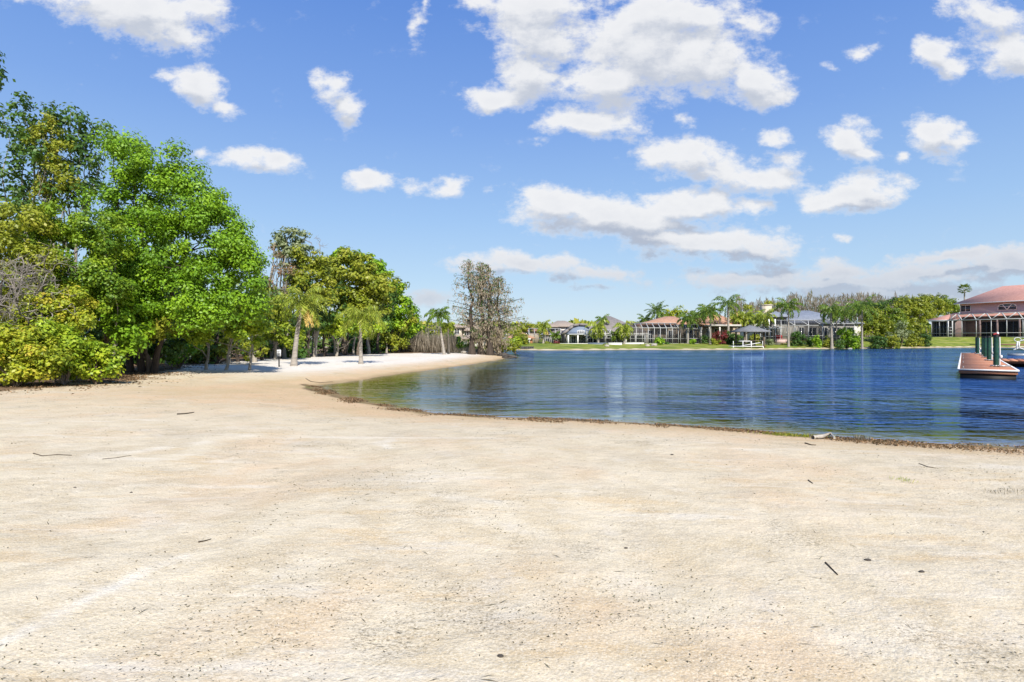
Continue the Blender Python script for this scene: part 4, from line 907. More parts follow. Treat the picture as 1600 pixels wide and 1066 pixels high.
m = MB(); cx_ = (ua+ub)/2; rr_ = (ub-ua)/2; N_ = 12; arc = [(cx_-rr_*math.cos(q/N_*math.pi), z1_+.86+.62*math.sin(q/N_*math.pi)) for q in range(N_+1)]
m.add([(a, v2-.012, c) for a, c in arc], [tuple(range(N_+1))]); part('arched_pane','glass',h,m)
m = MB()
for q in range(N_): m.bar((arc[q][0], v2-.05, arc[q][1]), (arc[q+1][0], v2-.05, arc[q+1][1]), .14)
m.bar((ua+rr_*.45,v2-.08,z1_+1.4), (cx_,v2-.08,z1_), .15); m.bar((ub-rr_*.45,v2-.08,z1_+1.4), (cx_,v2-.08,z1_), .15); part('arched_trim','white',h,m)
for a, b_ in ((1459,1468),(1470,1479)): window(h, U(a,.8), U(b_,.8), zb+.9, ze1-.5, .79, 1)
m = MB(); uo = U(1531,vw); m.box(uo, uR-1, vw-.04, vw-.015, zb, ze1-.7); part('lanai_shade_sheet','dark',h,m)  # thin dark sheet on the wall, painted in place of the lanai's shade
window(h, U(1497,vw)+.8, U(1503,vw)+.8, zb+1.9, ze1-1.2, vw-.01, 0)
for px_ in (1541,1560,1583): u_ = U(px_,vw); m = MB(); m.box(u_, u_+.12, vw-.09, vw-.045, zb, ze1-.7); m.build('door_frame', M['bluewall'], h)
for px_ in (1530,1557,1592): u_ = U(px_,vw-2); m = MB(); m.box(u_, u_+.35, vw-2.2, vw-1.85, zb, ze1-.22); m.build('column', M['pinkwall'], h)
vc = -2.2; zf = zb+.55
enclosure(h, U(1456,-.3), U(1480.5,-.3), 2, -.4, .75, zf, ze1-.35, ze1-.3, .5, 'mansard', 1.1)
enclosure(h, U(1481.5,vc), U(1625,vc), 6, vc, 2.2, zf, ze1-.3, ze1+1.2, .9, 'gable', 1.1, w_=.13)
m = MB(); xa = U(1482,vc)
for q in (0, .95): m.box(xa+q, xa+q+.13, vc-.25, vc-.12, zf-.1, ze1-.4)
for zz in (.1, .9, 1.7, 2.5): m.box(xa+.13, xa+.95, vc-.24, vc-.14, zf+zz, zf+zz+.12)
part('screen_door','white',h,m)
m = MB(); m.box(U(1483,vc), uR-2, vc-.2, vc-.09, zb-.8, zf+.03); part('footing','bluewall',h,m)

# ---------------------------------------------------------------- gazebo boathouse, boat lift, seawall, docks
Y = 104; gx = X(1172,Y); gzv = .55; o = thing('gazebo', 'square gazebo with a blue-grey hipped roof on posts at the lake edge', 'gazebo', (gx, Y, .1))
hw = X(1193,Y)-gx-.4
m = MB(); hip(m, gx-hw, gx+hw, Y-2.2, Y+2.4, Z(518,Y), Z(508,Y), over=.6); part('roof','roof_gazebo',o,m)
for sx in (-1, 1):
    for yy_ in (Y-1.9, Y+2.0): m = MB(); m.box(gx+sx*(hw-.3)-.11, gx+sx*(hw-.3)+.11, yy_, yy_+.22, -.8, Z(519,Y)); m.build('post', M['bark'], o)
m = MB(); m.box(gx-hw, gx+hw, Y-2.1, Y+2.4, .42, .56); part('floor','deck_side',o,m)
m = MB()
for yy_ in (Y-1.8, Y+2.1): m.bar((gx-hw+.3,yy_,1.5),(gx+hw-.3,yy_,1.5),.1)
for i in range(24): xx = gx-hw+.4+i*(2*hw-.8)/23; m.bar((xx,Y+2.1,.55),(xx,Y+2.1,1.5),.06)
part('railing','bark',o,m)
m = MB()
for sx in (-1, 1): m.bar((gx+sx*(hw-.35),Y-1.8,Z(523,Y)),(gx+sx*(hw-1.2),Y-1.8,Z(519.5,Y)),.14)
part('brace','bark',o,m)
Y = 100.5; o = thing('boat_lift', 'white railed boat lift floating in front of the gazebo', 'boat lift', (X(1168,Y), Y, 0))
x0, x1 = X(1146,Y), X(1192,Y)
m = MB(); m.bar((x0,Y,.50),(x1,Y,.50),.13); m.bar((x0-.1,Y,.10),(x1+.1,Y,.10),.16); m.bar((x0-.1,Y,.1),(x0,Y,.5),.16); m.bar((x1+.1,Y,.1),(x1,Y,.5),.16)
for xx in (.33,.62): m.bar((x0+(x1-x0)*xx,Y+.1,-.3),(x0+(x1-x0)*xx,Y+.1,1.4),.1)
m.bar((x0,Y+2.2,.50),(x1,Y+2.2,.50),.13); m.bar((x0,Y,.5),(x0,Y+2.2,.5),.1); m.bar((x1,Y,.5),(x1,Y+2.2,.5),.1); part('frame','white',o,m)
for xx in (.0,.60,.995):
    m = MB(); m.bar((x0+(x1-x0)*xx,Y+.05,.5),(x0+(x1-x0)*xx,Y+.05,1.45),.09); m.build('upright', M['white'], o)
m = MB(); m.box(x0+.5, x1-.3, Y+.15, Y+.8, .12, .42); part('float','black',o,m)
m = MB(); m.bar((X(1163,Y),Y+1.2,.62),(X(1193,Y),Y+1.6,1.15),.6,.08); part('ramp','white',o,m)
m = MB(); m.box(X(1160,Y), X(1176,Y), Y+1, Y+1.9, 1.35, 1.5); part('bunk','white',o,m)
m = MB(); xa, xb = X(807,95), X(833,95); m.box(xa, xb, 94.6, 95.2, -1.2, .55)
for i in range(9): xx = xa+i*(xb-xa)/8; m.box(xx-.1, xx+.1, 94.45, 94.597, -1.2, .62)
o = m.build('seawall', M['seawall']); tag(o, 'short dark timber seawall at the water below the orange house', 'seawall')

# main floating dock
A = np.array([20.65, 26.3]); dv = np.array([.6214,.7835]); pv = np.array([dv[1], -dv[0]]); DL = 39.2; DW = 2.05; DZ = .42
root = thing('floating_dock', 'long floating dock of red-brown boards with a white edge reaching away from the viewer', 'dock', (A[0], A[1], 0))
def dp(al, pe, z): q = A+dv*al+pv*pe; return (q[0], q[1], z)
def obox(mb, a0, a1, p0, p1, z0, z1, t=None):
    V = [dp(a0,p0,z0),dp(a0,p1,z0),dp(a1,p1,z0),dp(a1,p0,z0),dp(a0,p0,z1),dp(a0,p1,z1),dp(a1,p1,z1),dp(a1,p0,z1)]
    mb.add(V, [(0,3,2,1),(4,5,6,7),(0,1,5,4),(1,2,6,5),(2,3,7,6),(3,0,4,7)], t)
m = MB(); nb = 130
for i in range(nb): a0 = .03+i*(DL-.06)/nb; obox(m, a0, a0+(DL-.06)/nb-.012, .03, DW-.03, DZ-.04, DZ-.004+R.uniform(-.003,.003), R.random())
dk = m.build('deck', M['deck'], root)
m = MB(); obox(m, -.05, .03, -.05, DW+.05, DZ-.055, DZ+.012); obox(m, DL-.03, DL+.05, -.05, DW+.05, DZ-.055, DZ+.012); obox(m, .03, DL-.03, -.05, .03, DZ-.055, DZ+.012); obox(m, .03, DL-.03, DW-.03, DW+.05, DZ-.055, DZ+.012); part('edge_rail','white',root,m)
m = MB(); obox(m, 0, DL, 0, DW, DZ-.20, DZ-.057); part('fascia','deck',root,m)
m = MB(); obox(m, .05, DL-.05, .05, DW-.05, -.3, DZ-.202); part('float','black',root,m)
for al in (1.0, 9.0, 18.5, 26.0):
    m = MB(); q0 = dp(al-.13, .16, DZ+.07); q1 = dp(al+.13, .16, DZ+.07); m.bar(q0, q1, .035)
    for aa in (al-.06, al+.06): m.bar(dp(aa, .16, DZ-.01), dp(aa, .16, DZ+.06), .03)
    m.build('cleat', M['metal'], root)
# side finger
m = MB(); nb = 60
for i in range(nb): p0 = DW+.08+i*24/nb; obox(m, 15.2, 20.2, p0, p0+24/nb-.014, DZ-.04, DZ+R.uniform(-.003,.003), R.random())
o = m.build('deck', M['deck'], None); o.name = 'side_dock'
o2 = thing('side_dock', 'low red-brown side dock running right from the long floating dock', 'dock', dp(17.7, DW, 0))
o.name = 'deck.001'; o.data.transform(Matrix.Translation(-Vector(WL[o2.name]))); o.parent = o2
m = MB(); obox(m, 15.2, 20.2, DW+.1, DW+24, DZ-.22, DZ-.042); part('fascia','deck_side',o2,m)
m = MB(); obox(m, 15.5, 19.9, DW+.3, DW+23.7, -.3, DZ-.222); part('float','black',o2,m)
# pilings
pil = [(4.0,'nearest dark green dock piling, thickest looking, with a red cap'),(14,'second dark green dock piling from the viewer'),(22,'third dark green dock piling from the viewer'),(28,'fourth dark green dock piling from the viewer'),(34,'fifth dark green dock piling from the viewer'),(39.0,'farthest dark green dock piling, at the back corner of the dock')]
proto = None
for i, (al, lb) in enumerate(pil):
    x, y, _ = dp(al, 1.45 if al < 30 else 1.2, 0)
    if proto is None:
        o = thing('dock_piling', lb, 'piling', (x, y, 0), 'dark green pilings through the dock')
        m = MB(); m.tube([(x,y,-1.2),(x,y,1.0),(x,y,1.90)], .11, 16); m.build('post', M['piling'], o, smooth=True)
        m = MB(); m.tube([(x,y,1.901),(x,y,1.95),(x,y,2.0)], [.125,.125,.05], 16); m.build('cap', M['black'], o, smooth=True)
        m = MB()
        for q in range(12):
            t0, t1 = q/12*6.283, (q+1)/12*6.283; m.bar((x+.2*math.cos(t0),y+.2*math.sin(t0),DZ+.05),(x+.2*math.cos(t1),y+.2*math.sin(t1),DZ+.05),.06)
        m.box(x-.05, x+.5, y-.28, y-.2, DZ+.0, DZ+.08); m.build('collar', M['metal'], o)
        m = MB(); m.tube([(x+.13,y-.06,DZ),(x+.14,y-.07,1.2),(x+.13,y-.06,1.9)], .028, 8); m.build('conduit', M['white'], o, smooth=True)
        m = MB(); m.tube([(x+.17,y-.09,.86),(x+.17,y-.09,.93),(x+.17,y-.09,1.0)], [.05,.075,.05], 10); m.build('lamp', M['white'], o, smooth=True)
        proto = o
    else: o = dup(proto, (x, y, 0), rz=R.uniform(-.5,.3), label=lb)
x, y, _ = dp(4.0, 1.45, 0); o = thing('mooring_bumper', 'small red cap piece resting on top of the nearest piling', 'cap', (x, y, 2.0)); m = MB(); m.tube([(x-.16,y-.02,2.03),(x-.02,y-.02,2.07),(x+.12,y-.02,2.03)], [.03,.055,.03], 8); m.build('bumper_body', M['red'], o, smooth=True)
m = MB(); m.tube([(x+.03,y-.06,2.06),(x+.03,y-.06,2.13),(x+.03,y-.06,2.17)], [.05,.05,.01], 8); m.build('bumper_knob', M['white'], o, smooth=True)
# shore platform on the far right
o = thing('shore_dock', 'raised red-brown dock platform against the right hand shore behind the pilings', 'dock', (90, 92, 0))
x0 = X(1567, 96); m = MB()
for i in range(70): m.box(x0+i*.4, x0+i*.4+.385, 90, 103, .78, .9+R.uniform(-.004,.004), R.random())
m.build('deck', M['deck'], o); m = MB(); m.box(x0, x0+28, 89.9, 89.99, .45, .88); m.build('fascia', M['deck_side'], o)
for i in range(8): m = MB(); m.box(x0+.2+i*3.6, x0+.5+i*3.6, 90.1, 90.4, -1.2, .779); m.build('post', M['bark_dark'], o)
Y = 62; o = thing('white_boat_rack', 'white tubular watercraft rack on the side dock at the right edge', 'rack', (X(1592,Y), Y, 0)); xx = X(1590,Y)
m = MB()
for q in range(12):
    t0, t1 = q/12*6.283, (q+1)/12*6.283; m.bar((xx+.38*math.cos(t0),Y,1.75+.22*math.sin(t0)),(xx+.38*math.cos(t1),Y,1.75+.22*math.sin(t1)),.05)
m.bar((xx,Y,1.53),(xx-.15,Y,.75),.10); m.bar((xx+.2,Y,1.5),(xx+.1,Y,.75),.09); m.build('wheel_hoop', M['white'], o)
m = MB(); m.bar((xx-.45,Y,.62),(xx+.1,Y,.86),.08); m.bar((xx+.1,Y,.86),(xx+1.6,Y,.42),.09); m.bar((xx+.3,Y,1.6),(xx+1.6,Y,1.95),.1); m.build('arm', M['white'], o)
m = MB(); m.box(xx-.6, xx+2.6, Y-.6, Y+.6, -.1, .22); m.build('float', M['metal'], o)

# ---------------------------------------------------------------- far shore planting
def fat(px, Y): x = X(px, Y); return (x, Y, gz(x, Y))
def fpalm(px, Y, toppy, L, label, leaf='leaf_palm', nf=16, dead=0, droop=1.9, lo=-.6, r=.17, drop=.75, leafL=.75, lean=0, base=None):
    b = fat(px, Y); t = (X(px+lean, Y), Y, Z(toppy, Y))
    return palm('shore_palm', label, b, t, r, nf, L, leafL, leaf, droop, drop, False, dead, k=16, wid=.10, lo=lo)
fpalm(849,112,510,2.3,'palm with hanging orange dead fronds in front of the dark pool cage', 'leaf_palm_yellow', 13, 3)
fpalm(868,113,524,1.3,'small thin palm above the round red bush', nf=9, r=.10, droop=1.4)
fpalm(935,106,510,2.9,'yellow drooping palm in front of the grey gabled house', 'leaf_palm_yellow', 18, 0, 2.6, -.9, drop=1.1, lean=-1)
fpalm(942,116,500,1.9,'thin palm poking above the grey roof behind the yellow palm', nf=10, r=.1)
fpalm(975,107,512,2.6,'round drooping green palm between the white walls', 'leaf_palm_yellow', 18, 0, 2.5, -.8, drop=1.0)
fpalm(960,108,522,1.7,'small green palm between the yellow palm and the round drooping palm', nf=10, r=.1)
fpalm(1027,134,486,3.2,'stiff crowned date palm standing alone behind the long pool cage', 'leaf_palm', 24, 0, 1.0, -.7, drop=.35, r=.28)
fpalm(1008,136,499,2.4,'low dark palm left of the stiff date palm', nf=14, droop=1.6)
fpalm(1075,108,497,2.7,'olive palm at the right end of the long pool cage, before the terracotta house', nf=18)
fpalm(1091,112,493,2.4,'second palm in front of the terracotta house', nf=16)
fpalm(1110,107,487,3.0,'palm with a clean pale trunk in front of the terracotta roof', nf=18, dead=1)
fpalm(1104,118,484,2.6,'dark palm behind the pale trunked one by the terracotta roof', nf=14)
fpalm(1138,110,474,3.6,'tallest palm of the far shore, thick trunk and wide crown over the terracotta roof', nf=20, dead=2, r=.25)
fpalm(1152,114,497,2.2,'palm with golden old fronds just right of the tallest palm', 'leaf_palm_yellow', 14, 2)
fpalm(1166,114,495,2.6,'leafy palm behind the gazebo, left one', 'leaf_palm_yellow', 16)
fpalm(1182,118,496,2.5,'leafy palm behind the gazebo, middle one', 'leaf_palm', 16)
fpalm(1196,112,495,2.8,'leafy palm right behind the gazebo roof in front of the chimney', 'leaf_palm_yellow', 18)
fpalm(1232,106,478,3.0,'tall palm with a straight white trunk in front of the blue-grey roof', nf=18, r=.17)
fpalm(1300,106,484,3.1,'palm with a bulging white trunk and curled drooping fronds right of the pool cage', nf=18, droop=2.5, r=.22, drop=1.0, lean=-2)
fpalm(1307,110,489,2.4,'palm with a brown trunk close behind the white bulging one', nf=14, droop=2.3, r=.14)
fpalm(1320,114,490,2.6,'grey-green palm between the bulging trunk palm and the wide one', 'leaf_palm', 14)
fpalm(1347,106,481,3.9,'wide crowned palm with a white trunk before the olive trees', nf=20, r=.18)
fpalm(1334,120,480,2.6,'palm behind the wide crowned one, half hidden', nf=14)
# fan palm above the trees
b = fat(1507, 190); t = (b[0], 190, Z(452,190)); o = thing('fan_palm', 'fan palm rising above the pink roof and olive trees', 'palm tree', b)
m = MB(); m.tube([(b[0],190,b[2]-.1),(b[0],190,b[2]+8),t], [.3,.22,.2], 10); m.build('trunk', M['palm_bark'], o, smooth=True)
m = MB()
for i in range(26):
    az = i*2.4; el = 1.2-2.0*(i/26); d = np.array([math.cos(az)*math.cos(el), math.sin(az)*math.cos(el), math.sin(el)]); c = np.array(t)+d*1.15
    for q in range(9):
        a_ = (q-4)*.28; sd2 = np.cross(d, [0,0,1.]); sd2 /= np.linalg.norm(sd2); D = d*math.cos(a_)+sd2*math.sin(a_)-[0,0,.15]; D /= np.linalg.norm(D)
        m.kites((c+D*.5)[None], np.cross(D, sd2+.3*d)[None]+RN.normal(size=(1,3))*.3, 1.15, .2, None, D[None])
m.build('crown', M['leaf_palm'], o)

def fshrub(px, py, rx, ry, Y, leaf, label, **kw):
    leaf = {'leaf_lime': 'leaf_bright' if int(px) % 2 else 'leaf_olive'}.get(leaf, leaf)
    gp_ = 530+(CAMZ-gz(X(px,Y),Y))*F/Y; py2 = (py+gp_)/2; ry2 = max(1.5, (gp_-py)/2)
    return shrub('shore_shrub', label, px, Y, [(px, py, rx, ry), (px, py2+ry2*.3, rx*.9, ry2)], leaf, .24, 38, 1.2, .42, 'shrubs on the far shore', **kw)
for a in [(869,538,6,5.5,105,'leaf_red','round red-leaved bush beside the low white wall'),(855,539,7,5,106,'leaf_olive','dark green bush left of the round red bush'),(843,541,4,3,104,'leaf_lime','small light green bush at the seawall'),
          (945,541,4,3,103,'leaf_olive','small bush at the foot of the yellow palm'),(981,538,4,5,108,'leaf_bright','square trimmed hedge right of the drooping palm'),(1002,541,6,2.5,104,'leaf_lime','low light bush in front of the long pool cage, left'),
          (1031,533,7,6,104,'leaf_lime','round yellow-green bush in front of the long pool cage'),(1043,537,5,2.5,105,'leaf_dark','flat dark bush right of the round yellow-green one'),(1082,534,5,4,106,'leaf_bright','green bush at the foot of the terracotta house palms'),
          (1101,530,5,8,108,'leaf_dark','upright dark green bush beside the pale palm trunk'),(1116,533,7,5,105,'leaf_lime','bright low bush between the palm trunk and the red bougainvillea'),(1127,525,9,9,107,'leaf_red','big red flowering bougainvillea bush near the gazebo'),
          (1139,527,9,10,109,'leaf_dark','dark green bush right of the red bougainvillea'),(1115,526,6,7,110,'leaf_red','dusky red bush left of the big bougainvillea'),(1152,528,8,7,112,'leaf_dark','dark hedge behind the gazebo on the left'),
          (1180,528,10,6,111,'leaf_olive','olive hedge seen through the gazebo'),(1203,533,5,4,108,'leaf_grey','grey-green bush right of the gazebo'),(1246,527,11,9,108,'leaf_dark','large dark rounded bush in front of the white pool cage'),
          (1265,532,6,5,108,'leaf_dark','dark bush right of the large rounded one'),(1277,531,7,7,106,'leaf_lime','light green leafy bush in front of the pool cage'),(1292,532,7,6,107,'leaf_lime','yellow-green bush left of the bulging palm trunk'),
          (1322,521,13,9,109,'leaf_bright','large bright green broadleaf bush between two white trunks'),(1337,530,10,6,107,'leaf_lime','low bright green bush below the broadleaf one'),(1313,534,7,3,106,'leaf_dark','dark low bush at the foot of the bulging trunk'),
          (1372,531,14,7,110,'leaf_dark','dark low hedge under the olive trees'),(1396,529,12,5,113,'leaf_lime','light green low bush right of the dark hedge'),(1424,526,10,5,118,'leaf_olive','olive bush before the trees, left of the pink house'),
          (1446,525,8,6,120,'leaf_dark','dark round bush beside the wall of the pink house'),(1436,530,7,3,119,'leaf_lime','small light bush on the lawn edge left of the pink house'),
          (820,529,7,8,104,'leaf_olive','olive bush between the orange house and the dark pool cage'),(808,522,9,9,106,'leaf_olive','tall olive bush over the orange house')]: fshrub(*a)
o_ = shrub('shore_shrub', 'low dark reeds at the water below the pale blue wall', 911, 101, [(911,545.5,10,2.5)], 'leaf_dark', .25, 40, 1.2, .35, 'shrubs on the far shore')
for px, y_, s_, lb in [(1012,102,.5,'pale boulder on the lawn left of the round yellow-green bush'),(1022,102.5,.65,'larger pale boulder beside the round yellow-green bush'),(1328,105,.6,'grey boulder among the bushes below the broadleaf bush'),(948,100.6,.5,'pale boulder at the waterline below the yellow palm')]:
    rock('garden_boulder', lb, X(px,y_), y_, gz(X(px,y_),y_)+.1, s_*.9, s_*.7, s_*.5, 'driftwood', 'boulder', 'boulders on the far lawn')

def ftree(px, Y, ells, leaf, label, **kw):
    k = dict(size=.38, n_per=44, dens=.9, cr=.8, r0=.16, limbs=8, group='trees behind the far houses'); k.update(kw)
    return tree('garden_tree', label, 'tree', px, Y, ells, leaf, kw.pop('bark', 'bark') if False else 'bark', **k)
ftree(1056,140,[(1048,490,16,9),(1062,487,12,8),(1040,497,14,8)],'leaf_yellow','yellow tree behind the terracotta roof beside the date palm')
ftree(992,140,[(1000,505,10,6),(1015,507,10,6)],'leaf_dark','dark low tree behind the pool cage left of the date palm')
ftree(822,125,[(815,512,14,8),(832,510,10,7),(803,515,10,7)],'leaf_olive','olive tree behind the orange house')
ftree(1170,128,[(1165,500,18,11),(1185,502,14,9),(1150,503,10,9)],'leaf_olive','olive tree filling behind the gazebo palms')
ftree(1215,150,[(1215,478,10,5),(1200,474,8,5),(1170,480,10,5)],'leaf_olive','small dark tree top over the chimney')
ftree(1370,120,[(1366,500,20,16),(1350,512,18,14),(1382,515,20,16),(1360,488,14,10)],'leaf_olive','olive tree right behind the wide crowned palm',tbase=.1)
ftree(1395,124,[(1392,490,20,16),(1404,508,20,18),(1385,510,16,16)],'leaf_yellow','yellow-olive rounded tree in the middle of the right tree mass',tbase=-.15)
ftree(1425,130,[(1420,478,22,16),(1436,492,22,18),(1412,500,18,18),(1440,475,18,12)],'leaf_olive','olive crowned tree left of the pink house',tbase=.15)
ftree(1460,172,[(1455,476,22,14),(1470,484,18,12),(1446,490,18,14)],'leaf_olive','olive tree rising behind the left wing of the pink house',tbase=.2)
ftree(1485,178,[(1482,478,18,12),(1495,482,14,10),(1474,470,14,8)],'leaf_yellow','yellowish tree just left of the pink upper roof',tbase=-.15)
ftree(1398,150,[(1375,478,22,8),(1400,472,20,8),(1350,482,16,8)],'leaf_dark','dark green tree behind the right tree mass')
ftree(1448,180,[(1440,468,18,8),(1460,466,16,8)],'leaf_grey','grey-green tree top behind the olive trees')
ftree(1408,117,[(1410,515,12,13),(1398,522,12,9)],'leaf_grey','small grey-green garden tree at the back of the lawn')
ftree(1440,121,[(1436,512,10,12),(1428,518,9,9)],'leaf_olive','small olive garden tree beside the pink house wing',tbase=.1)
# far-off leafless cypress wood reading as one mass
mb = MB(); n = 9000; px = 1140+RN.random(n)*300; Yb = 185+RN.random(n)*25
tops = 469-6*sstep(px,1180,1260)+9*(fbm(px*.09, px*0+3, 3)-.5)*2+7*(fbm(px*.4, px*0+9, 2)-.5)*2
py = tops+RN.random(n)**.8*34
P = np.stack([(px-800)/F*Yb, Yb, CAMZ-(py-530)/F*Yb], -1)
mb.kites(P, RN.normal(size=(n,3))*[1,1,.2], .8+1.3*RN.random(n), .12, None, RN.normal(size=(n,3))*.35+[0,0,1])
n2 = 260; px = 1140+RN.random(n2)*300; Yb = 186+RN.random(n2)*22; tp = 469-6*sstep(px,1180,1260)+9*(fbm(px*.09, px*0+3, 3)-.5)*2
for a, y_, t_ in zip(px, Yb, tp):
    x = X(a, y_); zz = gz(x, y_); mb.tube([(x,y_,zz-.2),(x,y_,(zz+Z(t_,y_))/2),(x,y_,Z(t_,y_))], [.22,.14,.03], 4, cap=False)
o = mb.build('far_cypress_wood', M['bare_wood']); tag(o, 'pinkish grey leafless wood far behind the blue-grey roofed house', 'wood', kind='stuff')
# far land closes the horizon with low tree line
mb = MB(); n = 42000; px = -1500+RN.random(n)*4600; Yb = 240+RN.random(n)*40; hh = RN.random(n)**.7*(5.5+3*fbm(px*.03, px*0, 3)); zz = 2.0
P = np.stack([(px-800)/F*Yb, Yb, zz+hh], -1); mb.kites(P, RN.normal(size=(n,3))+[0,-.6,.6], 1.6+RN.random(n), .7)
o = mb.build('far_tree_line', M['leaf_olive']); tag(o, 'low distant tree line closing the horizon behind the houses', 'tree line', kind='stuff')

# ---------------------------------------------------------------- sign, small things on the sand
b = at(436, 573); Y = b[1]; o = thing('sign_post', 'small white notice sign on a thin dark post left of the taller sand palm', 'sign', b)
m = MB(); m.bar((b[0],Y,b[2]-.2),(b[0],Y,Z(549,Y)), .05); m.build('post', M['black'], o)
m = MB(); x0, x1, zt, zb = X(433.2,Y), X(439.4,Y), Z(546.6,Y), Z(556.8,Y); m.box(x0, x1, Y-.05, Y-.03, zb, zt); pn = m.build('panel', M['white'], o)
m = MB(); cx = (x0+x1)/2; hgt = zt-zb
for q, (wd_, f_) in enumerate([(.045,.82),(.10,.70),(.055,.60),(.08,.44),(.09,.34),(.06,.24),(.085,.14)]): m.box(cx-wd_*.8, cx+wd_*.8, Y-.054, Y-.052, zb+hgt*f_, zb+hgt*f_+.018)
m.build('lettering', M['black'], pn)

def gp(px, py):
    x, y, z = at(px, py); return (x, y)
SW = [('short dark stick lying near the right foreground, slanting away', [(1290,880),(1298,888),(1309,899)], .012),
      ('thin dark twig near the shoreline on the right, lying almost level', [(1436,725),(1450,730),(1462,732)], .012),
      ('small dark stick pair piece beside the pale stones left of the driftwood', [(1258,693),(1268,696),(1275,696)], .022),
      ('dark short twig on the sand below the shoreline centre', [(1263,751),(1270,756)], .014),
      ('long crooked thin twig on the left sand', [(52,709),(66,713),(90,711),(112,712)], .014),
      ('thin twig left of the middle, lying level', [(160,718),(180,716),(205,712)], .010),
      ('dark slim stick on the tan sand near the cove', [(277,648),(290,647),(303,645)], .03),
      ('thin grey twig in the left foreground', [(310,848),(320,846),(330,843)], .012),
      ('curved vine lying on the sand near the cove end', [(478,592),(486,597),(500,599),(520,597)], .03)]
for lb, pts, r in SW:
    P2 = [gp(*p) for p in pts]; stick('twig', lb, [(x, y, r*.3) for x, y in P2], r*.5)
P2 = [gp(1270,686), gp(1285,686), gp(1298,685), gp(1304,688)]; stick('pale_driftwood', 'pale driftwood piece in the weeds at the waterline on the right', [(P2[0][0],P2[0][1],.03),(P2[1][0],P2[1][1],.05),(P2[2][0],P2[2][1],.09),(P2[3][0],P2[3][1],.04)], .04, 'driftwood', 'driftwood', None)
for px, py, s_, lb in [(978,857,.022,'small dark pebble in the foreground right of centre'),(782,1026,.025,'dark pebble at the bottom near the speckled patch'),(1356,876,.035,'dark flat stone in the right foreground'),(1440,894,.028,'dark flat stone right of the other one in the right foreground'),(1050,711,.035,'dark lump of weed on the sand below the middle shoreline'),(117,762,.022,'dark pebble on the left sand'),(205,770,.022,'dark pebble right of the other one on the left sand')]:
    x, y = gp(px, py); s_ *= .42; rock('pebble', lb, x, y, gz(x,y)+s_*.3, s_*1.5, s_, s_*.6, 'stone', 'pebble', 'dark pebbles on the sand')
# flotsam: weeds and leaves along the waterline
def band_pts(n, wmax):
    seg = np.array(near_pts+[(12,9.0)]); seg = seg[0:]; L = np.hypot(*(seg[1:]-seg[:-1]).T); cum = np.concatenate([[0], np.cumsum(L)]); s = RN.random(n)*cum[-1]
    i = np.clip(np.searchsorted(cum, s)-1, 0, len(L)-1); t = (s-cum[i])/L[i]; p = seg[i]+(seg[i+1]-seg[i])*t[:, None]
    return p
n = 30000; p = band_pts(n, 1); x = p[:,0]+RN.normal(size=n)*.15; y = p[:,1]-RN.random(n)**1.2*1.25*(.5+1.1*fbm(p[:,0]*.8, p[:,1]*.8, 3))+.12
z, sdv = height(x, y); dens_ = fbm(x*1.5+4, y*1.5, 3)+.15*sstep(x, 2, 8)-.12*(x < -5)
k_ = (sdv < .12) & (dens_ > .42+.20*RN.random(n)); x, y, z = x[k_], y[k_], z[k_]; n = len(x)
mb = MB(); mb.kites(np.stack([x, y, np.maximum(z, -.005)+.008+.02*RN.random(n)], -1), RN.normal(size=(n,3))*.5+[0,0,1], .02+.045*RN.random(n), .45)
o = mb.build('flotsam', M['litter']); tag(o, 'brown band of washed up weeds and leaves along the near waterline', 'flotsam', kind='stuff')
# leaves and crumbs scattered on the sand
n = 70000; ang_ = RN.uniform(-.85,.85,n); r_ = 1.2*np.exp(RN.random(n)*math.log(24/1.2)); x = np.sin(ang_)*r_; y = np.cos(ang_)*r_
z, sdv = height(x, y); dn = fbm(x*.9+11, y*.9+3, 4); patch = np.exp(-(((x-.55)/.75)**2+((y-3.1)/.42)**2))+.9*np.exp(-(((x-5)/1.6)**2+((y-6)/.8)**2))*.6
k_ = (sdv < -.3) & (RN.random(n) < .03+.05*(r_ > 5)+.60*sstep(dn, .52, .7)+1.2*patch*sstep(fbm(x*5,y*5,3),.42,.6)); x, y, z, r_ = x[k_], y[k_], z[k_], r_[k_]; n = len(x)
mb = MB(); td = RN.normal(size=(n,3))*[1,.5,.1]
mb.kites(np.stack([x, y, z+.004], -1), RN.normal(size=(n,3))*.35+[0,0,1], (.004+.014*RN.random(n)**2)*(.8+.10*r_), .35, None, td)
n = 900; ang_ = RN.uniform(-.85,.85,n); r_ = 1.5*np.exp(RN.random(n)*math.log(20/1.5)); x = np.sin(ang_)*r_; y = np.cos(ang_)*r_; z, sdv = height(x, y); k_ = sdv < -.3; x, y, z = x[k_], y[k_], z[k_]; n = len(x)
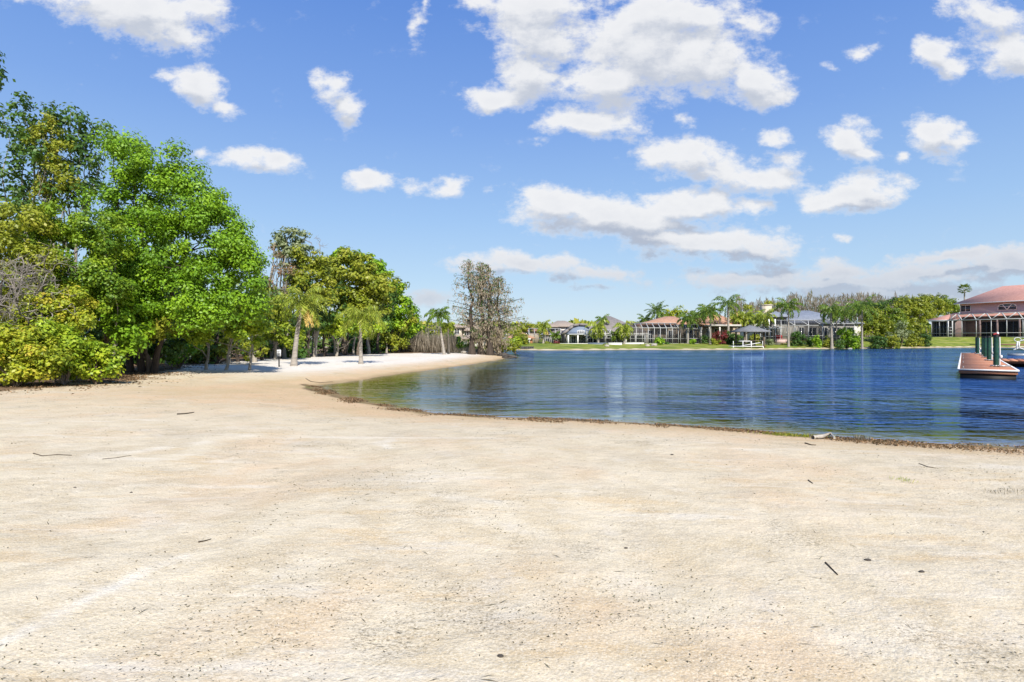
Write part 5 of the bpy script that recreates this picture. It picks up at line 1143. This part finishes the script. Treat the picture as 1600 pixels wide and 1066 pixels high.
mb.kites(np.stack([x, y, z+.006], -1), RN.normal(size=(n,3))*.2+[0,0,1], .02+.07*RN.random(n), .06, None, RN.normal(size=(n,3))*[1,.5,.05])
o = mb.build('sand_litter', M['specks']); tag(o, 'dark crumbs and leaf bits scattered over the sand', 'litter', kind='stuff')
# grass tufts at the waterline and on the sand
def tuft(label, px, py, n, rx, h_, leaf='leaf_lime'):
    x, y, z = at(px, py); o_x = x+RN.normal(size=n)*rx; o_y = y+RN.normal(size=n)*.07; zz = height(o_x, o_y)[0]; hh = h_*(.5+.7*RN.random(n))
    mb = MB(); mb.kites(np.stack([o_x, o_y, zz+hh*.35], -1), RN.normal(size=(n,3))*[1,1,.1], hh, .10, None, RN.normal(size=(n,3))*.4+[0,0,1])
    o = mb.build('grass_tuft', M[leaf]); o.data.transform(Matrix.Translation((-x,-y,-z))); o.location = (x,y,z); tag(o, label, 'grass tuft', 'grass tufts on the sand', 'stuff')
tuft('wide green grass tuft at the waterline left of the driftwood', 1240, 682, 420, .30, .08, 'leaf_olive')
tuft('tiny green tuft on the sand below the right hand shoreline', 1411, 751, 70, .05, .04)
tuft('small dry tuft near the right edge of the sand', 1572, 771, 60, .10, .045, 'brush')
tuft('dry straw tuft at the waterline right of the driftwood', 1345, 688, 60, .05, .12, 'brush')
# leaf litter at the foot of the woods
n = 14000; seg = np.array(WOODS[1:10]); i = RN.integers(0, len(seg)-1, n); t = RN.random(n); p = seg[i]+(seg[i+1]-seg[i])*t[:,None]; x = p[:,0]+RN.normal(size=n)*.8; y = p[:,1]-np.abs(RN.normal(size=n))*1.0+.6
z, sdv = height(x, y); k_ = (fbm(x, y*1.5, 3) > .40) & (y < 34); x, y, z = x[k_], y[k_], z[k_]; n = len(x); mb = MB()
mb.kites(np.stack([x, y, z+.01], -1), RN.normal(size=(n,3))*.4+[0,0,1], .04+.09*RN.random(n), .4); o = mb.build('leaf_litter', M['litter']); tag(o, 'fallen brown leaves on the sand along the foot of the woods', 'leaf litter', kind='stuff')
